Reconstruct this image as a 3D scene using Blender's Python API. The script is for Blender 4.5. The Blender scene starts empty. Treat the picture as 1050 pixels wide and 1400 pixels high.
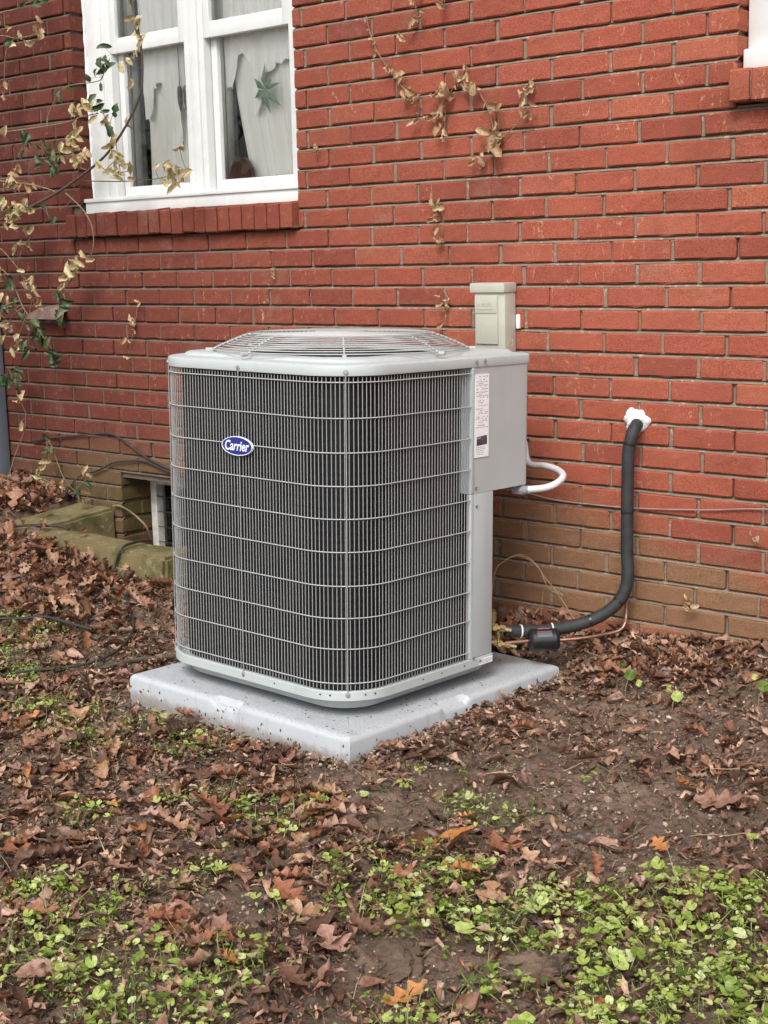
import bpy, bmesh, math, random
import numpy as np
from mathutils import Vector, Matrix

random.seed(7)
rng = np.random.default_rng(11)
S = bpy.context.scene
COL = S.collection

# ------------------------------------------------------------------ camera
CAM_O = Vector((3.6104, -3.6823, -0.0351))
CAM_F = Vector((-0.6462, 0.7429, -0.1745)).normalized()
CAM_R = Vector((0.7571, 0.6528, -0.0247)); CAM_R = (CAM_R - CAM_F * CAM_R.dot(CAM_F)).normalized()
CAM_U = CAM_R.cross(CAM_F)
cam = bpy.data.cameras.new('camera')
cam.sensor_width = 36.0
cam.lens = 1942.4 / 1400 * 36.0
cam.shift_x = 4.05 / 1400
cam.shift_y = -6.42 / 1400
cam.clip_start = 0.05
cam.clip_end = 600
co = bpy.data.objects.new('camera', cam)
M3 = Matrix((CAM_R, CAM_U, -CAM_F)).transposed()
co.matrix_world = Matrix.Translation(CAM_O) @ M3.to_4x4()
COL.objects.link(co)
S.camera = co

# ------------------------------------------------------------------ world, sun, exposure (overcast)
SUN_EL, SUN_AZ = math.radians(46), math.radians(155)    # azimuth clockwise from +y: behind the camera
W = bpy.data.worlds.new('World'); S.world = W; W.use_nodes = True
nt = W.node_tree
for n in list(nt.nodes): nt.nodes.remove(n)
sky = nt.nodes.new('ShaderNodeTexSky'); sky.sky_type = 'NISHITA'; sky.sun_disc = False
sky.sun_elevation = SUN_EL; sky.sun_rotation = SUN_AZ
sky.air_density = 1.0; sky.dust_density = 3.0; sky.ozone_density = 1.0
hs = nt.nodes.new('ShaderNodeHueSaturation'); hs.inputs['Saturation'].default_value = 0.22
bg = nt.nodes.new('ShaderNodeBackground'); bg.inputs['Strength'].default_value = 0.13
wo = nt.nodes.new('ShaderNodeOutputWorld')
nt.links.new(sky.outputs[0], hs.inputs['Color']); nt.links.new(hs.outputs[0], bg.inputs['Color']); nt.links.new(bg.outputs[0], wo.inputs['Surface'])
sl = bpy.data.lights.new('sun', 'SUN'); sl.energy = 1.5; sl.angle = math.radians(24); sl.color = (1, 0.98, 0.95)
so = bpy.data.objects.new('sun', sl)
sd = Vector((math.sin(SUN_AZ) * math.cos(SUN_EL), math.cos(SUN_AZ) * math.cos(SUN_EL), math.sin(SUN_EL)))
so.rotation_euler = sd.to_track_quat('Z', 'Y').to_euler(); so.location = sd * 20
COL.objects.link(so)
vs = S.view_settings
vs.view_transform = 'Standard'; vs.look = 'None'; vs.gamma = 1.0; vs.use_curve_mapping = False
vs.exposure = 0.80

# ------------------------------------------------------------------ helpers
def tag(o, label=None, cat=None, group=None, kind=None):
    if label: o['label'] = label
    if cat: o['category'] = cat
    if group: o['group'] = group
    if kind: o['kind'] = kind
    return o

def link(name, me, parent=None):
    o = bpy.data.objects.new(name, me)
    COL.objects.link(o)
    if parent: o.parent = parent
    return o

def empty(name, loc=(0, 0, 0), mat=None):
    o = bpy.data.objects.new(name, None)
    o.empty_display_size = 0.1
    if mat is not None: o.matrix_world = mat
    else: o.location = loc
    COL.objects.link(o)
    return o

def mesh_np(name, V, F, mat, smooth=False, attrs=None):
    """V (n,3) array, F list of index tuples or (m,k) array"""
    me = bpy.data.meshes.new(name)
    V = np.asarray(V, dtype=np.float32)
    if isinstance(F, np.ndarray):
        m, k = F.shape
        me.vertices.add(len(V)); me.vertices.foreach_set('co', V.ravel())
        me.loops.add(m * k); me.loops.foreach_set('vertex_index', F.astype(np.int32).ravel())
        me.polygons.add(m); me.polygons.foreach_set('loop_start', np.arange(0, m * k, k, dtype=np.int32))
        me.update(calc_edges=True)
    else:
        me.from_pydata([tuple(v) for v in V], [], F)
        me.update()
    if smooth:
        me.polygons.foreach_set('use_smooth', np.ones(len(me.polygons), dtype=bool))
    if mat: me.materials.append(mat)
    if attrs:
        for an, arr in attrs.items():
            a = me.attributes.new(an, 'FLOAT', 'POINT'); a.data.foreach_set('value', np.asarray(arr, dtype=np.float32))
    return me

class MB:
    def __init__(s): s.v = []; s.f = []
    def add(s, V, F):
        b = len(s.v); s.v += [tuple(x) for x in V]; s.f += [tuple(i + b for i in f) for f in F]; return s
    def box(s, lo, hi, bev=0.0):
        x0, y0, z0 = lo; x1, y1, z1 = hi
        if bev <= 0:
            V = [(x0,y0,z0),(x1,y0,z0),(x1,y1,z0),(x0,y1,z0),(x0,y0,z1),(x1,y0,z1),(x1,y1,z1),(x0,y1,z1)]
            return s.add(V, [(3,2,1,0),(4,5,6,7),(0,1,5,4),(1,2,6,5),(2,3,7,6),(3,0,4,7)])
        bm = bmesh.new(); bmesh.ops.create_cube(bm, size=1)
        for v in bm.verts: v.co = Vector(((x0+x1)/2 + v.co.x*(x1-x0), (y0+y1)/2 + v.co.y*(y1-y0), (z0+z1)/2 + v.co.z*(z1-z0)))
        bmesh.ops.bevel(bm, geom=list(bm.edges), offset=bev, segments=2, affect='EDGES', profile=0.6)
        bm.verts.index_update()
        s.add([v.co[:] for v in bm.verts], [tuple(v.index for v in f.verts) for f in bm.faces]); bm.free(); return s
    def prism(s, poly, z0, z1):
        n = len(poly)
        V = [(x, y, z0) for x, y in poly] + [(x, y, z1) for x, y in poly]
        F = [tuple(range(n - 1, -1, -1)), tuple(range(n, 2 * n))] + [(i, (i + 1) % n, n + (i + 1) % n, n + i) for i in range(n)]
        return s.add(V, F)
    def tube(s, P, r, n=6, cap=True):
        P = [Vector(p) for p in P]; m = len(P)
        rs = r if isinstance(r, (list, tuple)) else [r] * m
        T = []
        for i in range(m):
            t = P[min(i + 1, m - 1)] - P[max(i - 1, 0)]
            T.append(t.normalized() if t.length > 1e-9 else Vector((0, 0, 1)))
        u = T[0].orthogonal().normalized(); V = []
        for i in range(m):
            u = (u - T[i] * u.dot(T[i])); u = u.normalized() if u.length > 1e-6 else T[i].orthogonal().normalized()
            w = T[i].cross(u)
            for k in range(n):
                a = 2 * math.pi * k / n; V.append(P[i] + (u * math.cos(a) + w * math.sin(a)) * rs[i])
        F = [(i*n + k, i*n + (k+1) % n, (i+1)*n + (k+1) % n, (i+1)*n + k) for i in range(m - 1) for k in range(n)]
        if cap: F += [tuple(range(n - 1, -1, -1)), tuple((m-1)*n + k for k in range(n))]
        return s.add(V, F)
    def loops(s, L, close=True, cap0=False, cap1=False):
        n = len(L[0]); V = [p for l in L for p in l]
        F = [(i*n + k, i*n + (k+1) % n, (i+1)*n + (k+1) % n, (i+1)*n + k) for i in range(len(L) - 1) for k in range(n if close else n - 1)]
        if cap0: F.append(tuple(range(n - 1, -1, -1)))
        if cap1: F.append(tuple((len(L)-1)*n + k for k in range(n)))
        return s.add(V, F)
    def build(s, name, mat, parent=None, smooth=False, angle=None, inv=True):
        me = bpy.data.meshes.new(name); me.from_pydata(s.v, [], s.f); me.update()
        if mat: me.materials.append(mat)
        o = link(name, me, parent)
        if smooth:
            me.polygons.foreach_set('use_smooth', [True] * len(me.polygons))
            me.set_sharp_from_angle(angle=math.radians(angle or 40))
        return o

def smooth_path(P, k=6):
    P = [Vector(p) for p in P]; out = []
    for i in range(len(P) - 1):
        p0, p1, p2, p3 = P[max(i-1, 0)], P[i], P[i+1], P[min(i+2, len(P)-1)]
        for j in range(k):
            t = j / k
            out.append(0.5 * ((2*p1) + (p2-p0)*t + (2*p0-5*p1+4*p2-p3)*t*t + (3*p1-p0-3*p2+p3)*t**3))
    out.append(P[-1]); return out

def vnoise(x, y, seed=0):
    x = np.asarray(x, float); y = np.asarray(y, float)
    xi = np.floor(x).astype(np.int64); yi = np.floor(y).astype(np.int64); fx = x - xi; fy = y - yi
    fx = fx*fx*(3-2*fx); fy = fy*fy*(3-2*fy)
    def h(a, b):
        n = (a * 374761393 + b * 668265263 + seed * 1442695041) & 0xFFFFFFFF
        n = ((n ^ (n >> 13)) * 1274126177) & 0xFFFFFFFF
        return ((n ^ (n >> 16)) & 0xFFFF) / 65535.0
    return (h(xi, yi)*(1-fx) + h(xi+1, yi)*fx)*(1-fy) + (h(xi, yi+1)*(1-fx) + h(xi+1, yi+1)*fx)*fy

def fbm(x, y, o=4, seed=0):
    s = 0; a = 0.5; f = 1.0
    for i in range(o):
        s = s + a * (vnoise(x*f, y*f, seed + i*17) - 0.5); a *= 0.5; f *= 2.03
    return s

def sstep(x, a, b):
    t = np.clip((x - a) / (b - a), 0, 1); return t*t*(3 - 2*t)

# ------------------------------------------------------------------ materials
class NT:
    def __init__(s, name):
        s.m = bpy.data.materials.new(name); s.m.use_nodes = True; s.t = s.m.node_tree
        s.b = s.t.nodes['Principled BSDF']; s.out = s.t.nodes['Material Output']
    def n(s, typ, **kw):
        nd = s.t.nodes.new('ShaderNode' + typ)
        for k, v in kw.items(): setattr(nd, k, v)
        return nd
    def l(s, a, b): s.t.links.new(a, b)
    def val(s, sock, v):
        if hasattr(v, 'is_output'): s.l(v, sock)
        else: sock.default_value = v
    def math(s, op, a, b=0.0, clamp=False):
        nd = s.n('Math', operation=op, use_clamp=clamp); s.val(nd.inputs[0], a); s.val(nd.inputs[1], b); return nd.outputs[0]
    def mix(s, f, a, b, mode='MIX'):
        nd = s.n('Mix', data_type='RGBA', blend_type=mode); s.val(nd.inputs[0], f)
        for i, c in ((6, a), (7, b)):
            if hasattr(c, 'is_output'): s.l(c, nd.inputs[i])
            else: nd.inputs[i].default_value = (*c, 1) if len(c) == 3 else c
        return nd.outputs[2]
    def noise(s, co, scale, detail=4, rough=0.6):
        nd = s.n('TexNoise'); nd.inputs['Scale'].default_value = scale; nd.inputs['Detail'].default_value = detail; nd.inputs['Roughness'].default_value = rough
        if co is not None: s.l(co, nd.inputs['Vector'])
        return nd.outputs[0]
    def ramp(s, f, stops, interp='LINEAR'):
        nd = s.n('ValToRGB'); cr = nd.color_ramp; cr.interpolation = interp
        while len(cr.elements) < len(stops): cr.elements.new(0.5)
        for e, (p, c) in zip(cr.elements, stops): e.position = p; e.color = (*c, 1) if len(c) == 3 else c
        s.l(f, nd.inputs[0]); return nd.outputs[0]
    def mr(s, v, a, b, c=0.0, d=1.0, smooth=True):
        nd = s.n('MapRange', interpolation_type='SMOOTHSTEP' if smooth else 'LINEAR')
        s.val(nd.inputs[0], v)
        for i, q in enumerate((a, b, c, d)): s.val(nd.inputs[i + 1], q)
        return nd.outputs[0]
    def pos(s): return s.n('NewGeometry').outputs['Position']
    def obj(s): return s.n('TexCoord').outputs['Object']
    def bump(s, h, strength=0.3, dist=0.002):
        nd = s.n('Bump'); nd.inputs['Strength'].default_value = strength; nd.inputs['Distance'].default_value = dist
        s.l(h, nd.inputs['Height']); s.l(nd.outputs[0], s.b.inputs['Normal'])
    def set(s, col=None, rough=None, metal=None, spec=None):
        if col is not None:
            if hasattr(col, 'is_output'): s.l(col, s.b.inputs['Base Color'])
            else: s.b.inputs['Base Color'].default_value = (*col, 1)
        if rough is not None: s.val(s.b.inputs['Roughness'], rough)
        if metal is not None: s.val(s.b.inputs['Metallic'], metal)
        if spec is not None: s.val(s.b.inputs['Specular IOR Level'], spec)
        return s

def simple(name, c1, c2=None, scale=30, rough=0.5, metal=0.0, bump=0.0, bscale=200, dist=0.001, spec=0.5, rvar=0.1):
    k = NT(name); co = k.pos()
    c2 = c2 or tuple(x * 0.85 for x in c1)
    nz = k.noise(co, scale, 5)
    k.set(k.mix(k.mr(nz, 0.3, 0.7), c1, c2), k.math('ADD', k.math('MULTIPLY', k.math('SUBTRACT', nz, 0.5), rvar * 2), rough), metal, spec)
    if bump: k.bump(k.noise(co, bscale, 4), bump, dist)
    return k.m

def tint_node(k):
    a = k.n('Attribute', attribute_name='tint').outputs['Fac']
    r = k.n('ObjectInfo').outputs['Random']
    return k.math('FRACT', k.math('ADD', a, r))

def make_brick():
    k = NT('brick'); co = k.pos(); t = tint_node(k)
    base = k.ramp(t, [(0.0, (.315,.084,.052)), (0.10, (.250,.068,.046)), (0.22, (.318,.085,.052)), (0.66, (.340,.096,.059)), (0.90, (.365,.112,.067)), (1.0, (.290,.078,.050))])
    sx = k.n('SeparateXYZ'); k.l(co, sx.inputs[0]); X, Z = sx.outputs[0], sx.outputs[2]
    # shade over the left end of the house, painted into the brick colour
    shade_ramp = k.mr(k.math('ADD', X, k.math('MULTIPLY', k.noise(co, 2.5, 3), 0.5)), -1.5, 1.7, 0.0, 1.0)
    base = k.mix(k.math('MULTIPLY', k.math('SUBTRACT', 1.0, shade_ramp), 0.95), base, (.085,.027,.021))
    big = k.noise(co, 9, 4)
    base = k.mix(k.math('MULTIPLY', k.mr(big, 0.48, 0.75), 0.28), base, (.20,.055,.038))
    pore = k.noise(co, 90, 4, 0.7)
    base = k.mix(k.math('MULTIPLY', k.mr(pore, 0.60, 0.72), 0.55), base, (.10,.032,.026))
    base = k.mix(k.math('MULTIPLY', k.mr(k.noise(co, 28, 5, 0.7), 0.55, 0.72), 0.35), base, (.44,.165,.105))
    wz = k.noise(co, 1.9, 5, 0.65)
    base = k.mix(k.math('MULTIPLY', k.mr(wz, 0.47, 0.70), 0.42), base, (.15,.045,.033))
    base = k.mix(k.math('MULTIPLY', k.mr(k.noise(co, 3.7, 5, 0.7), 0.56, 0.72), 0.22), base, (.36,.22,.16))
    # olive algae and dirt low on the wall
    zs1 = k.mr(X, 1.15, 1.95, -0.79, -1.0, False); zs2 = k.mr(X, -0.85, -1.7, -0.76, -0.92, False)
    zs = k.math('MINIMUM', zs1, zs2)
    d = k.math('SUBTRACT', k.math('ADD', zs, k.math('MULTIPLY', k.math('SUBTRACT', k.noise(co, 5, 5), 0.5), 0.22)), Z)
    mask = k.mr(k.math('ADD', d, k.math('MULTIPLY', k.math('SUBTRACT', t, 0.5), 0.09)), -0.11, 0.11)
    low = k.mr(Z, -1.13, -1.22, 0.0, 0.75)
    mask = k.math('MULTIPLY', mask, k.math('SUBTRACT', 1.0, low))
    olive = k.mix(k.noise(co, 14, 4), (.245,.148,.082), (.165,.100,.056))
    olive = k.mix(k.math('MULTIPLY', k.math('SUBTRACT', 1.0, shade_ramp), 0.7), olive, (.080,.062,.030))  # the same left-end shade, painted into the algae colour
    base = k.mix(k.math('MULTIPLY', mask, 0.84), base, olive)
    # green moss right at the basement corner on the left
    ml = k.math('MULTIPLY', k.mr(X, -0.6, -1.0), k.math('MULTIPLY', k.mr(Z, -0.8, -1.05), k.mr(k.noise(co, 8, 4), 0.42, 0.6)))
    base = k.mix(k.math('MULTIPLY', ml, 0.7), base, (.065,.060,.018))
    # sandy grain and lime flecks
    gr = k.noise(co, 420, 3, 0.7)
    base = k.mix(1.0, base, k.ramp(gr, [(0.30, (.50,.48,.48)), (0.5, (1,1,1)), (0.70, (1.55,1.6,1.6))]), 'MULTIPLY')
    base = k.mix(k.math('MULTIPLY', k.mr(k.noise(co, 130, 3, 0.75), 0.70, 0.77), 0.3), base, (.5,.34,.24))
    # vertical lime trails left where ivy stems were pulled off
    mp = k.n('Mapping'); k.l(co, mp.inputs[0]); mp.inputs['Scale'].default_value = (1.0, 1, 0.25)
    tr = k.noise(mp.outputs[0], 9, 2)
    trail = k.math('MULTIPLY', k.mr(k.math('ABSOLUTE', k.math('SUBTRACT', tr, 0.5)), 0.012, 0.002), k.mr(k.noise(co, 60, 3), 0.5, 0.62))
    zone = k.mr(k.noise(co, 1.3, 2), 0.5, 0.62)
    base = k.mix(k.math('MULTIPLY', k.math('MULTIPLY', trail, zone), 0.5), base, (.55,.38,.26))
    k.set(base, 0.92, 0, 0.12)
    k.bump(k.math('ADD', k.noise(co, 330, 4, 0.7), k.math('MULTIPLY', k.noise(co, 60, 3), 0.8)), 0.8, 0.0026)
    return k.m

def make_mortar():
    k = NT('mortar'); co = k.pos()
    sx = k.n('SeparateXYZ'); k.l(co, sx.inputs[0])
    c = k.mix(k.noise(co, 25, 5), (.27,.205,.150), (.17,.125,.092))
    c = k.mix(k.mr(k.noise(co, 70, 3), 0.58, 0.7), c, (.38,.31,.24))
    shade_ramp = k.mr(k.math('ADD', sx.outputs[0], k.math('MULTIPLY', k.noise(co, 3, 3), 0.6)), -0.7, 1.0)
    c = k.mix(k.math('MULTIPLY', k.math('SUBTRACT', 1.0, shade_ramp), 0.8), c, (.10,.075,.058))  # left-end shade painted into the mortar colour as well
    k.set(c, 0.95, 0, 0.2); k.bump(k.noise(co, 260, 4), 0.7, 0.002); return k.m

def make_leaf(name, stops, rough=0.55, transl=0.25):
    k = NT(name); t = tint_node(k); co = k.pos()
    c = k.ramp(t, stops)
    c = k.mix(k.mr(k.noise(co, 110, 4), 0.35, 0.75), c, k.mix(1.0, c, (.55,.5,.48), 'MULTIPLY'))
    k.set(c, rough, 0, 0.4); k.bump(k.noise(co, 240, 3), 0.35, 0.0015)
    tr = k.n('BsdfTranslucent'); k.l(c, tr.inputs['Color'])
    ms = k.n('MixShader'); ms.inputs[0].default_value = transl
    k.l(k.b.outputs[0], ms.inputs[1]); k.l(tr.outputs[0], ms.inputs[2]); k.l(ms.outputs[0], k.out.inputs['Surface'])
    return k.m

def make_soil():
    k = NT('soil'); co = k.pos()
    c = k.mix(k.mr(k.noise(co, 3.5, 5), 0.35, 0.65), (.165,.106,.074), (.265,.176,.124))
    c = k.mix(k.mr(k.noise(co, 45, 6, 0.7), 0.44, 0.64), c, (.080,.051,.037))
    c = k.mix(k.math('MULTIPLY', k.mr(k.noise(co, 150, 5, 0.75), 0.57, 0.70), 0.8), c, (.42,.31,.22))
    c = k.mix(k.math('MULTIPLY', k.mr(k.noise(co, 5.5, 4), 0.55, 0.7), 0.4), c, (.085,.08,.028))
    k.set(c, k.mr(k.noise(co, 30, 3), 0.3, 0.7, 0.6, 0.95), 0, 0.4)
    k.bump(k.math('ADD', k.noise(co, 120, 6, 0.75), k.math('MULTIPLY', k.noise(co, 380, 3), 0.6)), 1.0, 0.010); return k.m

def make_kerb():
    k = NT('mossy_concrete'); co = k.pos()
    g = k.n('NewGeometry'); sx = k.n('SeparateXYZ'); k.l(g.outputs['Normal'], sx.inputs[0])
    c = k.mix(k.noise(co, 12, 5), (.21,.165,.082), (.145,.118,.055))
    c = k.mix(k.mr(k.noise(co, 6, 4), 0.50, 0.66), c, (.10,.092,.034))
    c = k.mix(k.math('MULTIPLY', k.mr(k.noise(co, 40, 5), 0.55, 0.72), 0.8), c, (.33,.27,.16))
    k.set(c, 0.95, 0, 0.2); k.bump(k.noise(co, 130, 5, 0.7), 0.8, 0.004); return k.m

def make_pad():
    k = NT('pad_plastic'); co = k.pos()
    g = k.n('NewGeometry'); sx = k.n('SeparateXYZ'); k.l(g.outputs['Normal'], sx.inputs[0])
    c = k.mix(k.noise(co, 7, 5), (.46,.48,.50), (.38,.40,.42))
    mp = k.n('Mapping'); k.l(co, mp.inputs[0]); mp.inputs['Scale'].default_value = (1, 1, .12)
    c = k.mix(k.math('MULTIPLY', k.mr(k.noise(mp.outputs[0], 26, 5, 0.7), 0.52, 0.72), 0.45), c, (.27,.26,.24))
    sz = k.n('SeparateXYZ'); k.l(k.obj(), sz.inputs[0])
    mud = k.mr(k.math('ADD', sz.outputs[2], k.math('MULTIPLY', k.math('SUBTRACT', k.noise(co, 45, 5, 0.7), 0.5), 0.05)), 0.030, 0.004)
    c = k.mix(k.math('MULTIPLY', mud, 0.6), c, (.20,.15,.11))
    up = k.mr(sx.outputs[2], 0.6, 0.9)
    vor = k.noise(co, 240, 3, 0.65)
    c = k.mix(k.math('MULTIPLY', up, k.mr(vor, 0.50, 0.64)), c, (.27,.275,.285))
    c = k.mix(k.math('MULTIPLY', k.mr(k.noise(co, 16, 6, 0.7), 0.62, 0.74), 0.5), c, (.20,.165,.13))
    k.set(c, 0.6, 0, 0.4); k.bump(vor, 0.45, 0.0015); return k.m

def make_metal(name, c, rough=0.42, bump=0.05):
    k = NT(name); co = k.pos()
    cc = k.mix(k.math('MULTIPLY', k.mr(k.noise(co, 5, 5), 0.4, 0.75), 0.5), c, tuple(x * 0.86 for x in c))
    cc = k.mix(k.math('MULTIPLY', k.mr(k.noise(co, 190, 3), 0.64, 0.75), 0.4), cc, tuple(x * 0.6 for x in c))
    mp = k.n('Mapping'); k.l(co, mp.inputs[0]); mp.inputs['Scale'].default_value = (1, 1, .06)
    cc = k.mix(k.math('MULTIPLY', k.mr(k.noise(mp.outputs[0], 30, 4, 0.6), 0.55, 0.75), 0.22), cc, tuple(x * 0.72 for x in c))
    k.set(cc, k.mr(k.noise(co, 22, 4), 0.3, 0.7, rough - 0.08, rough + 0.1), 0.0, 0.5)
    k.bump(k.noise(co, 500, 2), bump, 0.0005); return k.m

def make_glass():
    k = NT('glass'); t = k.n('BsdfTransparent'); t.inputs[0].default_value = (.98,.985,.98,1)
    g = k.n('BsdfGlossy'); g.inputs['Roughness'].default_value = 0.03
    fr = k.n('Fresnel'); fr.inputs[0].default_value = 1.5
    ms = k.n('MixShader'); k.l(fr.outputs[0], ms.inputs[0]); k.l(t.outputs[0], ms.inputs[1]); k.l(g.outputs[0], ms.inputs[2]); k.l(ms.outputs[0], k.out.inputs['Surface'])
    return k.m

def make_sheer(name, c, tr=0.45, holes=0.25):
    k = NT(name); co = k.pos()
    wv = k.noise(co, 600, 2)
    d = k.n('BsdfDiffuse'); d.inputs[0].default_value = (*c, 1)
    t = k.n('BsdfTranslucent'); t.inputs[0].default_value = (*c, 1)
    a = k.n('MixShader'); a.inputs[0].default_value = tr; k.l(d.outputs[0], a.inputs[1]); k.l(t.outputs[0], a.inputs[2])
    tp = k.n('BsdfTransparent'); b = k.n('MixShader'); k.l(k.math('MULTIPLY', wv, holes * 2), b.inputs[0])
    k.l(a.outputs[0], b.inputs[1]); k.l(tp.outputs[0], b.inputs[2]); k.l(b.outputs[0], k.out.inputs['Surface']); return k.m

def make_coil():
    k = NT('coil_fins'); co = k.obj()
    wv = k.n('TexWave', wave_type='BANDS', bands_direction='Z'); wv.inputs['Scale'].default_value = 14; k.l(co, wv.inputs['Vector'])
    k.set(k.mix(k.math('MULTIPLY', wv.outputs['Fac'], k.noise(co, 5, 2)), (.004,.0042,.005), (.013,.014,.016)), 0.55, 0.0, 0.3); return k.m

MAT = dict(
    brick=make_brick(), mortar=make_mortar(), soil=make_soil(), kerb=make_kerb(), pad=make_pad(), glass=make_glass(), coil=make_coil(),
    unit=make_metal('unit_paint', (.43,.462,.458)), wire=make_metal('wire_paint', (.40,.40,.39), 0.5),
    wirev=make_metal('guard_wire_paint', (.30,.30,.295), 0.55),
    white=simple('white_trim', (.66,.67,.655), (.60,.61,.595), 14, 0.42, rvar=0.06),
    caulk=simple('caulk', (.82,.82,.80), (.72,.72,.70), 40, 0.6, bump=0.5, bscale=90, dist=0.004),
    foam=simple('foam', (.84,.84,.83), (.66,.65,.64), 60, 0.7, bump=0.9, bscale=120, dist=0.006),
    box=simple('beige_box', (.44,.435,.365), (.40,.395,.33), 12, 0.5, bump=0.15, bscale=400, dist=0.0006),
    black=simple('black_foam', (.018,.018,.019), (.030,.030,.031), 30, 0.7, bump=0.5, bscale=180, dist=0.0015),
    blackp=simple('black_paint', (.010,.011,.013), (.016,.017,.019), 30, 0.32),
    copper=simple('copper', (.36,.20,.14), (.25,.13,.09), 40, 0.42, 0.7),
    brass=simple('brass', (.46,.35,.17), (.32,.23,.10), 90, 0.38, 0.8),
    conduit=simple('conduit', (.62,.61,.60), (.55,.54,.53), 20, 0.45),
    dark=simple('dark_metal', (.035,.036,.038), (.02,.02,.022), 30, 0.5),
    zinc=simple('zinc', (.50,.49,.47), (.38,.37,.35), 60, 0.35, 0.7),
    rust=simple('rust_metal', (.13,.075,.06), (.20,.14,.12), 35, 0.75, bump=0.4, bscale=90),
    spout=simple('downspout_paint', (.155,.185,.215), (.125,.15,.175), 8, 0.5),
    label=simple('label_paper', (.83,.83,.85), (.80,.80,.82), 30, 0.5),
    ink=simple('label_ink', (.24,.24,.27), (.34,.34,.37), 200, 0.6),
    inkd=simple('label_black', (.02,.02,.025), (.10,.10,.11), 40, 0.5),
    blue=simple('badge_blue', (.022,.026,.21), (.018,.022,.18), 40, 0.3),
    chrome=simple('badge_white', (.72,.73,.78), (.66,.67,.72), 40, 0.3),
    pink=simple('pink_label', (.55,.10,.20), (.5,.08,.18), 40, 0.5),
    tie=simple('white_tie', (.7,.7,.7), None, 40, 0.5),
    cable=simple('black_cable', (.022,.020,.018), (.035,.031,.027), 30, 0.6),
    wirew=simple('pale_cable', (.33,.22,.19), (.25,.16,.14), 30, 0.55),
    bark=simple('bark', (.13,.085,.055), (.075,.048,.032), 40, 0.9, bump=0.8, bscale=150, dist=0.003),
    stem=simple('vine_stem', (.24,.17,.10), (.15,.10,.06), 40, 0.8, bump=0.5),
    stemd=simple('vine_stem_dark', (.085,.062,.045), (.05,.037,.028), 40, 0.8, bump=0.5),
    tan=simple('tan_wire', (.30,.20,.11), (.22,.14,.075), 40, 0.6),
    wood=simple('dark_wood', (.085,.026,.014), (.05,.016,.010), 18, 0.35),
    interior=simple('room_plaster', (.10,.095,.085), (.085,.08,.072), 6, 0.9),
    crumb=make_leaf('soil_crumb', [(0,(.050,.033,.024)),(.3,(.14,.094,.068)),(.65,(.27,.190,.140)),(.9,(.42,.32,.24)),(1,(.58,.48,.38))], 0.85, 0.0),
    clay=simple('terracotta', (.33,.12,.065), (.26,.09,.05), 25, 0.8, bump=0.4),
    sheer=make_sheer('sheer_curtain', (.94,.95,.89), 0.06, 0.01), valance=make_sheer('valance', (.94,.95,.91), 0.05, 0.0),
    dryleaf=make_leaf('brown_leaf', [(0,(.13,.056,.028)),(.2,(.25,.110,.055)),(.42,(.34,.170,.095)),(.62,(.20,.105,.072)),(.8,(.40,.215,.130)),(.92,(.46,.29,.20)),(1,(.16,.072,.040))], 0.5, 0.12),
    litter=make_leaf('leaf_litter', [(0,(.035,.020,.014)),(.22,(.11,.052,.032)),(.42,(.26,.130,.080)),(.55,(.055,.032,.023)),(.76,(.33,.180,.115)),(.9,(.55,.37,.26)),(1,(.16,.070,.040))], 0.42, 0.05),
    orange=make_leaf('orange_leaf', [(0,(.33,.125,.035)),(.5,(.40,.17,.055)),(1,(.27,.10,.04))], 0.5, 0.12),
    weed=make_leaf('weed_leaf', [(0,(.07,.11,.015)),(.28,(.20,.285,.042)),(.55,(.36,.45,.095)),(.82,(.48,.565,.18)),(1,(.60,.66,.34))], 0.36, 0.25),
    chick=make_leaf('chickweed_leaf', [(0,(.05,.085,.012)),(.4,(.15,.23,.035)),(.75,(.29,.38,.075)),(1,(.42,.48,.16))], 0.4, 0.2),
    moss=make_leaf('grass_blade', [(0,(.07,.115,.020)),(.4,(.16,.22,.045)),(.75,(.30,.33,.11)),(1,(.48,.42,.22))], 0.5, 0.3),
    ivy=make_leaf('dry_ivy', [(0,(.44,.29,.15)),(.5,(.60,.44,.26)),(1,(.36,.21,.10))], 0.6, 0.2),
    pale=make_leaf('pale_leaf', [(0,(.58,.48,.25)),(.4,(.70,.62,.36)),(.7,(.44,.32,.15)),(1,(.62,.57,.30))], 0.5, 0.3),
    green=make_leaf('green_leaf', [(0,(.035,.075,.030)),(.5,(.06,.11,.05)),(1,(.10,.15,.06))], 0.4, 0.25),
    plant=simple('plant_green', (.24,.33,.23), (.16,.25,.16), 40, 0.5),
)
# window-well, wall and ground measures (metres; wall face is y = 0, x runs along the wall)
C, P = 0.0677, 0.2033
WIN1 = (-1.18, 0.055, 0.158, 1.42); WIN2 = (1.73, 2.62, 0.440, 1.42); WINB = (-1.02, -0.24, -1.5, -0.925)
AC = Matrix(((0.9997, 0.0233, 0.0094), (-0.0235, 0.9995, 0.0227), (-0.0088, -0.0229, 0.9997))).to_4x4()
AC_LOC = Vector((0.8270, -0.6717, -1.2489))
PAD_O = Vector((1.2732, -1.1393, -1.2425))

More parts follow.
